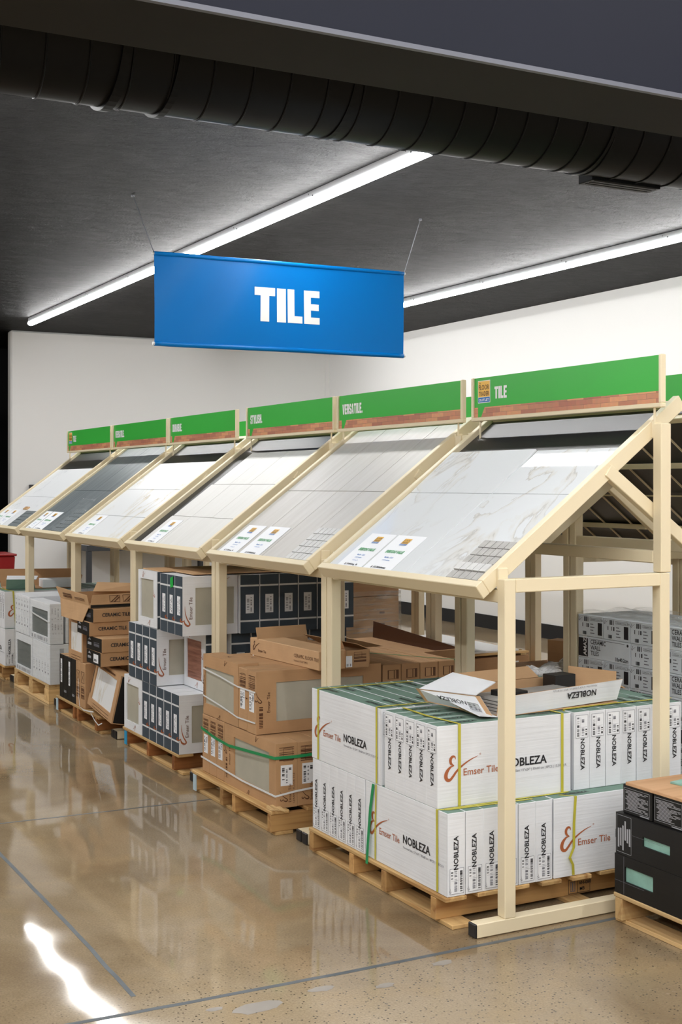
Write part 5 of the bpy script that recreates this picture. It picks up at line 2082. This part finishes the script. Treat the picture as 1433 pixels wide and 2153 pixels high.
for i in range(3):
    for k, zz in enumerate((z5, z5 + hw + .004)):
        carton('white_tile_carton', 'white wrapped carton at the back, %s layer, %s row' % (['lower', 'upper'][k], ['near', 'middle', 'far'][i]), 'wb', (.30, .32, hw), (3.20 if k == 0 else 2.80 + (.40 if i else 0), 9.43 + i * .335, zz), 0, GW, 'carton', 0, side='white_board', top='white_board', prints={'-y': white_ends}) if not (k == 1 and i == 0) else \
            carton('white_tile_carton', 'white wrapped carton beside the large slate window, upper layer', 'wb2', (.42, .10, hw), (xw + .33, 9.32, zz), 0, GW, 'carton', 0, side='white_board', top='white_board', prints={'-y': white_ends})
strap('white strap across the large slate window', [(xw - .003, 9.80, z5 + hw + .20), (xw - .004, 9.6, z5 + hw + .185), (xw - .004, 9.268, z5 + hw + .165)], [Z] * 3, 'strap_white', .011)
# wrap film
mb = MB()
rnd = random.Random(9)
ring_pts = []
x0_, x1_, y0_, y1_ = xw - .010, 3.38, 9.255, 10.29
per = []
for k in range(24):
    per.append((x0_, y1_ - (y1_ - y0_) * k / 24))
for k in range(20):
    per.append((x0_ + (x1_ - x0_) * k / 20, y0_))
for k in range(24):
    per.append((x1_, y0_ + (y1_ - y0_) * k / 24))
for k in range(20):
    per.append((x1_ - (x1_ - x0_) * k / 20, y1_))
zsl = [z5 + .01 + .57 * j / 12 for j in range(13)]
vs = []
for zz in zsl:
    for a, b in per:
        vs.append((a + rnd.uniform(-.003, .002), b + rnd.uniform(-.003, .002), zz))
n = len(per)
mb.mesh(vs, [(j * n + k, j * n + (k + 1) % n, (j + 1) * n + (k + 1) % n, (j + 1) * n + k) for j in range(12) for k in range(n)], 'film')
o = mb.build('stretch_wrap', None)
tag(o, 'clear stretch wrap around the white slate-window cartons', 'plastic wrap')

# ------------------------------------------------------------------ farthest white NOBLEZA pallet
z6 = .1185
GF = 'far white NOBLEZA cartons'
for i in range(6):
    nobleza('white NOBLEZA carton on the farthest pallet, bottom layer, %s from the aisle' % ORD[i], 2.505 + i * P, 10.60, z6, 'y', 'up', GF)
for i in range(6):
    nobleza('white NOBLEZA carton on the farthest pallet, bottom layer far half, %s row' % ORD[i], 2.505, 11.22 + i * P, z6, 'x', 'up', GF)
for i in range(5):
    nobleza('white NOBLEZA carton on the farthest pallet, top layer, %s from the camera' % ORD[i], 2.505, 10.62 + i * P, z6 + NH + .002, 'x', 'down', GF)
for i in range(6):
    nobleza('white NOBLEZA carton on the farthest pallet, top layer far half, %s from the aisle' % ORD[i], 2.505 + i * P, 11.03, z6 + NH + .002, 'y', 'down', GF)
for i in range(6):
    nobleza('white NOBLEZA carton on the farthest pallet, top layer back, %s from the front' % ORD[i], 3.12 + i * P, 10.62, z6 + NH + .002, 'y', 'down', GF)
for i in range(5):
    nobleza('white NOBLEZA carton on the farthest pallet, bottom back, %s from the left' % ORD[i], 2.985 + .0 + i * P * 1.3, 10.60, z6, 'y', 'up', 'hidden far cartons')
strap('yellow strap on the camera side of the farthest NOBLEZA pallet', [(2.60, 10.616, z6 + NH + .01), (2.585, 10.616, z6 + NH + .15), (2.575, 10.616, z6 + 2 * NH + .004), (2.56, 10.75, z6 + 2 * NH + .005), (2.55, 10.99, z6 + 2 * NH + .005)], [X] * 5, 'strap_yellow', .013)
t = thing('open_carton', 'opened carton with white tiles lying on the farthest NOBLEZA pallet', 'box', (2.56, 10.80, z6 + 2 * NH + .0045), math.radians(-6))
mb = MB()
mb.box((0, 0, 0), (.60, .32, .004), 'kraft')
mb.build('carton_floor', t)
panel('front_wall', [(0, 0, 0), (.24, 0, 0), (.22, -.03, .08), (0, -.02, .085)], .004, 'green_board', 'kraft', t)
panel('top_flap', [(0, -.02, .085), (.24, -.03, .08), (.27, .05, .105), (.02, .08, .11)], .004, 'white_board', 'white_board', t)
panel('back_wall', [(.62, .32, 0), (0, .32, 0), (-.02, .36, .15), (.60, .36, .14)], .004, 'kraft', 'kraft', t)
panel('side_wall', [(.60, 0, 0), (.60, .32, 0), (.66, .34, .12), (.64, .03, .10)], .004, 'green_board', 'kraft', t)
mb = MB()
mb.box((.30, .0, .005), (.585, .20, .075), 'white_board')
mb.build('white_tile_stack', t, .003)

# ------------------------------------------------------------------ black tile boxes at the right edge
GK = 'black tile boxes'


def black_top_print(seed):
    def fn(fr, w, h):
        fr.outline(w * .05, h * .12, w * .93, h * .90, .0014, 'print_pale', 1)
        rnd_ = random.Random(seed)
        for k in range(16):
            b = h * (.18 + .042 * k)
            a0 = w * rnd_.uniform(.08, .20)
            a1 = w * rnd_.uniform(.45, .88)
            fr.rect(a0, b, a1, b + h * .020, 'print_pale', 1)
            if rnd_.random() < .35:
                fr.rect(min(a1 + .01, w * .8), b, w * .88, b + h * .02, 'print_pale', 1)
        fr.rect(w * .60, h * .055, w * .92, h * .09, 'print_pale', 1)
    return fn


def black_side_print(seed):
    def fn(fr, w, h):
        rnd_ = random.Random(seed)
        fr.outline(.006, h * .06, .085, h * .96, .0014, 'print_pale', 1)
        for k in range(6):
            a = .012 + .012 * k
            fr.rect(a, h * rnd_.uniform(.1, .4), a + .008, h * rnd_.uniform(.6, .9), 'print_pale', 1)
        fr.rect(.09, h * .55, .25, h * .556, 'print_grey', 1)
    return fn


zk = .1125
xk = 3.093
carton('black_tile_box', 'black tile box with wide aqua tile window, bottom of the stack at right edge', 'bk1', (.34, .36, .142), (xk + .17, 3.708 - .18, zk), 0, GK, 'box', 0, side='black_carton', top='black_carton',
       prints={'-x': lambda fr, w, h: (fr.rect(.05, h * .02, .052, h * .98, 'print_grey', 1), fr.rect(.0, h * .32, .16, h * .328, 'print_grey', 1))}, window={'-x': (.055, .050, .205, .105, 'aqua_tile')})
carton('black_tile_box', 'black tile box beside the bottom one, mostly cut off by the picture edge', 'bk1b', (.34, .36, .142), (xk + .165, 3.708 - .545, zk), 0, GK, 'box', 0, side='black_carton', top='black_carton')
carton('black_tile_box', 'black tile box with narrow aqua window and printed end, second layer', 'bk2', (.34, .36, .150), (xk + .172, 3.704 - .18, zk + .1425), 0, GK, 'box', 0, side='black_carton', top='black_carton',
       prints={'-x': black_side_print(4)}, window={'-x': (.145, .058, .285, .092, 'aqua_tile')})
carton('black_tile_box', 'black tile box next to the second layer one, cut off by the picture edge', 'bk1b', (.34, .36, .142), (xk + .172, 3.704 - .545, zk + .1425), 0, GK, 'box', 0)
for i in range(3):
    carton('black_tile_box', 'small printed black tile box, top layer, %s' % ['leftmost', 'middle', 'cut off at the picture edge'][i], 'bk3_%d' % i, (.34, .155, .105), (xk + .185, 3.682 - .078 - .162 * i, zk + .293), math.radians([0, .8, 0][i]), GK, 'box', 0, side='black_carton', top='black_carton',
           prints={'-x': black_top_print(60 + i)})
carton('black_tile_box', 'black tile box behind the top printed row, hidden by the board', 'bk4', (.34, .50, .105), (xk + .56, 3.42, zk + .293), 0, GK, 'box', 0, side='black_carton', top='black_carton')
for i in range(2):
    carton('black_tile_box', 'black tile box at the back of the right-edge pallet, %s layer' % ['bottom', 'second'][i], 'bk5', (.36, .70, .1455), (xk + .56, 3.35, zk + .1465 * i), 0, GK, 'box', 0, side='black_carton', top='black_carton')
mb = MB()
mb.box((0, -.75, 0), (.72, 0, .012), 'plywood')
o = mb.build('plywood_board', None, .0015, loc=(xk + .005, 3.655, zk + .3988))
tag(o, 'tan board lying on top of the black tile boxes', 'board')
for k, (a, b, r) in enumerate(((3.24, 3.56, 10), (3.40, 3.62, 24))):
    mb = MB()
    mb.box((-.02, -.20, 0), (.19, .0, .007), 'aqua_tile')
    o = mb.build('aqua_tile', None, .001, loc=(a, b, zk + .4112 + .0075 * k))
    o.rotation_euler = (0, 0, math.radians(r))
    tag(o, '%s glazed aqua sample tile on the tan board at the right edge' % ['front', 'rear'][k], 'tile', 'aqua tiles')

# ------------------------------------------------------------------ AMAZE ceramic wall tiles (rear row)
GA = 'grey AMAZE wall tile cartons'


def amaze_long(fr, w, h):
    fr.rect(w * .0, h * .06, w * .19, h * .92, 'print_black', 1)
    fr.text('AMAZE', w * .165, h * .10, .024, 'print_white', 90, 2, .95)
    fr.text('CERAMIC', w * .245, h * .68, .022, 'print_black', 0, 2, .9)
    fr.text('WALL', w * .245, h * .42, .022, 'print_black', 0, 2, .9)
    fr.text('TILES', w * .245, h * .16, .022, 'print_black', 0, 2, .9)
    fr.text('cm', w * .73, h * .08, .019, 'print_black', 0, 2, .85)
    fr.rect(w * .22, h * .90, w * .90, h * .92, 'print_grey', 1)
    fr.poly([(w * .955 + .007 * math.cos(k * .785), h * .86 + .007 * math.sin(k * .785)) for k in range(8)], 'print_black', 1)


def amaze_end(fr, w, h):
    swash(fr, w * .05, h * .72, .018, 'print_grey')
    fr.barcode(w * .25, h * .70, w * .42, h * .92, 3, 'print_black', True, 1, 7)
    fr.barcode(w * .18, h * .44, w * .45, h * .62, 5, 'print_black', True, 1, 9)
    fr.barcode(w * .14, h * .08, w * .34, h * .24, 6, 'print_black', True, 1, 7)
    fr.outline(w * .48, h * .76, w * .94, h * .90, .0012, 'print_grey', 1)
    fr.text('CWT', w * .51, h * .79, .007, 'print_black')
    for k in range(4):
        fr.rect(w * .50, h * (.58 - .14 * k), w * (.62 + .05 * (k % 2)), h * (.62 - .14 * k), 'print_grey', 1)
    fr.rect(w * .80, h * .12, w * .97, h * .70, 'print_black', 1)
    fr.outline(w * .02, h * .02, w * .97, h * .97, .001, 'print_pale', 1)


AL, AE, AH = .386, .192, .1045
xa = 4.032
ytop = 5.112
rows = ['eeeLe', 'Leeee', 'eeeLe', 'eeLee', 'LeeL', 'eeeLe', 'Leeee', 'eeeLe']
names = ['top row', 'second row', 'third row', 'fourth row', 'fifth row', 'sixth row', 'seventh row', 'bottom row']
for r, pat in enumerate(rows):
    z = .117 + (7 - r) * (AH + .001)
    y = ytop - (0.004 if r % 2 else 0)
    for k, c in enumerate(pat):
        w = AL if c == 'L' else AE
        key = 'amaze' + c
        carton('wall_tile_carton', 'grey AMAZE wall tile carton, %s, %s from the left' % (names[r], ORD[k]), key, (AL if c == 'e' else AE, w - .003, AH), (xa + (AL if c == 'e' else AE) / 2, y - w / 2, z), 0, GA, 'carton', 0,
               side='grey_board', top='grey_board', prints={'-x': amaze_end if c == 'e' else amaze_long}, bevel=.002)
        y -= w
pallet('rear wooden pallet under the grey AMAZE cartons', 4.022, 4.735, 3.87, 5.11, [3.90, 4.45, 5.06], .1165, 5)
# rumpled clear wrap on top
mb = MB()
rnd = random.Random(12)
nu, nv = 16, 24
vs = [(xa - .004 + .40 * i / nu, ytop + .004 - 1.17 * j / nv, .117 + 8 * (AH + .001) + .004 + rnd.uniform(0, .006) + .014 * math.sin(i * .45 + j * .3) ** 2 * (i > 1)) for j in range(nv + 1) for i in range(nu + 1)]
mb.mesh(vs, [(j * (nu + 1) + i, j * (nu + 1) + i + 1, (j + 1) * (nu + 1) + i + 1, (j + 1) * (nu + 1) + i) for j in range(nv) for i in range(nu)], 'film_thick')
o = mb.build('stretch_wrap', None)
tag(o, 'rumpled clear plastic over the top of the grey AMAZE cartons', 'plastic wrap')

# ------------------------------------------------------------------ rear row: brown goods behind the stands
GR = 'rear row cartons'

def rear_label(fr, w, h):
    fr.rect(w * .80, h * .3, w * .86, h * .8, 'paper', 1)


pallet('rear wooden pallet of slats under the white tile slab', 4.10, 4.68, 6.57, 7.36, [6.58, 6.95, 7.30], .117, 5)
for i in range(3):
    carton('brown_carton', 'brown carton under the white tile slab in the rear row, %s layer' % ['bottom', 'middle', 'top'][i], 'rb1', (.54, .96 if i else .78, .150), (4.39, 6.86 if i else 6.965, .1175 + .151 * i), 0, GR, 'carton', 0, side='kraft', top='kraft',
           prints={'-y': rear_label}) if i == 0 else \
        carton('brown_carton', 'brown carton under the white tile slab in the rear row, %s layer' % ['bottom', 'middle', 'top'][i], 'rb1b', (.54, .96, .150), (4.39, 6.86, .1175 + .151 * i), 0, GR, 'carton', 0, side='kraft', top='kraft', prints={'-y': rear_label})
t = thing('slatted_crate_lid', 'thin wooden slats below the white tile slab in the rear row', 'crate lid', (4.12, 6.38, .5712))
for k in range(14):
    mb = MB()
    mb.box((0, .068 * k, .012), (.54, .068 * k + .045, .024), 'pale_pine_x')
    mb.build('slat', t, .001)
for xx in (.02, .48):
    mb = MB()
    mb.box((xx, 0, 0), (xx + .04, .93, .0118), 'pale_pine_y')
    mb.build('batten', t, .001)
mb = MB()
mb.box((0, 0, 0), (.40, .90, .010), 'print_white')
o = mb.build('tile_slab', None, .001, loc=(4.20, 6.40, .5958))
tag(o, 'large white tile slab lying on slats in the rear row', 'tile')
carton('brown_carton', 'long brown carton with white label behind the NOBLEZA cartons', 'rb2', (.56, .30, .115), (4.40, 5.72, .5015), 0, GR, 'carton', 0, side='kraft', top='kraft', prints={'-y': rear_label})
carton('brown_carton', 'brown carton with diamond mosaic pattern under the long labelled carton', 'rb3', (.56, .34, .38), (4.40, 5.74, .1185), 0, GR, 'carton', 0, side='kraft', top='kraft',
       prints={'-y': lambda fr, w, h: [fr.stroke([(w * q / 12, h * .76, .0012), (w * (q + 1) / 12, h * .98, .0012)], 'print_pale', 2) for q in range(12)] + [fr.stroke([(w * (q + 1) / 12, h * .76, .0012), (w * q / 12, h * .98, .0012)], 'print_pale', 2) for q in range(12)] + [fr.rect(0, h * .74, w, h, 'print_grey', 1)]})
pallet('small rear pallet carrying the mosaic cartons', 4.11, 4.69, 5.56, 5.92, [5.57, 5.87], .1175, 5)
t = thing('open_carton', 'opened brown carton with a long dark raised lid in the rear row', 'box', (3.665, 6.02, .12))
mb = MB()
mb.box((0, 0, 0), (.27, 1.0, .53), 'kraft')
mb.build('carton_body', t, .003)
panel('dark_lid', [(.265, .99, .53), (.265, .01, .53), (.275, .0, .57), (.275, 1.0, .63)], .004, 'print_brown', 'print_brown', t)
panel('near_flap', [(.0, .0, .53), (.27, .0, .53), (.27, -.03, .575), (.02, -.03, .57)], .004, 'kraft_light', 'kraft_light', t)
panel('aisle_flap', [(0, 1.0, .53), (0, .35, .53), (-.01, .35, .56), (-.01, 1.0, .56)], .004, 'kraft_light', 'kraft_light', t)
pallet('rear pallet under the carton with the dark lid', 3.66, 3.94, 6.00, 7.04, [6.05, 6.5, 6.98], .1195, 3)
for i in range(3):
    for k in range(2):
        carton('brown_carton', 'shrink-wrapped brown carton in the rear row, %s %s' % (['bottom', 'middle', 'top'][i], ['near', 'far'][k]), 'rw%d' % (i == 2), (.53, .56, .345), (4.405, 8.23 + .57 * k, .118 + .348 * i), 0, GR, 'carton', 0, side='kraft_light' if i < 2 else 'plywood', top='kraft',
               prints={'-y': lambda fr, w, h: fr.barcode(w * .7, h * .3, w * .78, h * .7, 4, 'print_brown', False, 1, 7)})
pallet('rear pallet under the shrink-wrapped brown cartons', 4.12, 4.69, 7.94, 9.10, [7.95, 8.5, 9.05], .1175, 5)
mb = MB()
rnd = random.Random(19)
per = []
x0_, x1_, y0_, y1_ = 4.128, 4.682, 7.938, 9.093
for k in range(16):
    per.append((x0_, y1_ - (y1_ - y0_) * k / 16))
for k in range(16):
    per.append((x0_ + (x1_ - x0_) * k / 16, y0_))
for k in range(16):
    per.append((x1_, y0_ + (y1_ - y0_) * k / 16))
for k in range(16):
    per.append((x1_ - (x1_ - x0_) * k / 16, y1_))
vs = [(a + rnd.uniform(-.004, .002), b + rnd.uniform(-.004, .002), .13 + .72 * j / 10) for j in range(11) for a, b in per]
n = len(per)
mb.mesh(vs, [(j * n + k, j * n + (k + 1) % n, (j + 1) * n + (k + 1) % n, (j + 1) * n + k) for j in range(10) for k in range(n)], 'film_thick')
o = mb.build('stretch_wrap', None)
tag(o, 'clear stretch wrap around the rear brown cartons', 'plastic wrap')
carton('brown_carton', 'brown carton under the crumpled clear plastic, rear row', 'rb6', (.38, .26, .50), (4.30, 5.395, .1185), 0, GR, 'carton', 0, side='kraft', top='kraft')
pallet('rear pallet under the crumpled plastic carton', 4.10, 4.50, 5.26, 5.53, [5.27, 5.48], .1175, 3)
carton('brown_carton', 'small brown carton with open corner behind the crumpled plastic', 'rb7', (.10, .16, .12), (4.45, 5.76, .6175), math.radians(20), GR, 'carton', 0, side='kraft', top='kraft_light')
mb = MB()
rnd = random.Random(31)
nu, nv = 30, 24
vs = []
for j in range(nv + 1):
    for i in range(nu + 1):
        a, b = i / nu, j / nv
        hgt = .085 * math.exp(-((a - .80) ** 2 * 6 + (b - .5) ** 2 * 4)) + rnd.uniform(0, .022) + .010 * math.sin(a * 31 + b * 9)
        vs.append((3.90 + .58 * a, 5.54 - .29 * b, .622 + max(hgt, .004)))
mb.mesh(vs, [(j * (nu + 1) + i, j * (nu + 1) + i + 1, (j + 1) * (nu + 1) + i + 1, (j + 1) * (nu + 1) + i) for j in range(nv) for i in range(nu)], 'film_heap')
o = mb.build('crumpled_plastic', None, smooth=True)
tag(o, 'heap of crumpled clear plastic behind the open NOBLEZA carton', 'plastic wrap')
carton('brown_carton', 'brown carton with pale blue label standing behind the farthest NOBLEZA pallet', 'rb8', (.32, .40, .66), (3.78, 11.40, 0), 0, GR, 'carton', 0, side='kraft', top='kraft_light', prints={'-y': lambda fr, w, h: fr.rect(w * .1, h * .55, w * .9, h * .8, 'grey_board', 1)})

# ------------------------------------------------------------------ far wall furniture and dark corner
t = thing('work_table', 'black frame table with white lower panel against the far white wall', 'table', (5.4, 15.4, 0))
for xx in (-.86, .80):
    for yy in (-.32, .26):
        mb = MB()
        mb.box((xx, yy, 0), (xx + .06, yy + .06, .80), 'charcoal')
        mb.build('leg', t, .003)
mb = MB()
mb.box((-.86, -.32, .80), (.86, .32, .87), 'charcoal')
mb.build('table_frame', t, .003)
mb = MB()
mb.box((-.86, -.32, .8705), (.86, .32, .895), 'print_white')
mb.build('table_top', t, .002)
mb = MB()
mb.box((-.86, -.32, .88), (-.80, -.26, 1.12), 'charcoal')
mb.build('upright', t, .003)
t = thing('plastic_basket', 'blue plastic mesh basket on the table by the far wall', 'basket', (4.78, 15.25, .8955))
for z_ in range(6):
    mb = MB()
    w = .16 + .012 * z_
    zz = .004 + .04 * z_
    mb.box((-w, -.11, zz), (w, -.10, zz + .018), 'basket_blue')
    mb.box((-w, .10, zz), (w, .11, zz + .018), 'basket_blue')
    mb.box((-w, -.10, zz), (-w + .01, .10, zz + .018), 'basket_blue')
    mb.box((w - .01, -.10, zz), (w, .10, zz + .018), 'basket_blue')
    mb.build('basket_band', t)
for k in range(9):
    xx = -.16 + .04 * k
    mb = MB()
    mb.hexa([(xx * .9 - .006, -.112, 0), (xx * .9 + .006, -.112, 0), (xx * .9 + .006, -.104, 0), (xx * .9 - .006, -.104, 0), (xx * 1.25 - .006, -.112, .222), (xx * 1.25 + .006, -.112, .222), (xx * 1.25 + .006, -.104, .222), (xx * 1.25 - .006, -.104, .222)], 'basket_blue')
    mb.build('basket_rib', t)
mb = MB()
mb.box((-.15, -.10, 0), (.15, .10, .004), 'basket_blue')
mb.build('basket_bottom', t)
mb = MB()
mb.box((0, 0, 0), (.16, .05, .15), 'charcoal')
o = mb.build('wall_box', None, .004, loc=(4.02, WY - .051, 1.45))
tag(o, 'dark grey control box on the far white wall behind the farthest stand', 'control box')
# red bin
t = thing('red_bin', 'red plastic bin in the dark doorway at the left edge', 'bin', (3.12, 14.0, 0))
mb = MB()
mb.hexa([(-.20, -.20, .0), (.20, -.20, .0), (.20, .20, .0), (-.20, .20, .0), (-.24, -.24, .84), (.24, -.24, .84), (.24, .24, .84), (-.24, .24, .84)], 'red_plastic')
mb.build('bin_body', t, .01)
mb = MB()
mb.box((-.255, -.255, .841), (.255, .255, .865), 'red_plastic')
mb.build('bin_lid', t, .006)
t = thing('black_rack', 'black shelving rack in the dark area at the left edge', 'rack', (2.9, 16.6, 0))
for xx in (-.9, .75):
    for yy in (-.3, .3):
        mb = MB()
        mb.box((xx, yy, 0), (xx + .05, yy + .05, 2.7), 'unlit_black')
        mb.build('upright', t)
for zz in (.5, 1.1, 1.7, 2.3, 2.66):
    mb = MB()
    mb.box((-.9, -.3, zz), (.8, .35, zz + .04), 'charcoal' if zz > 2 else 'unlit_black')
    mb.build('shelf', t)
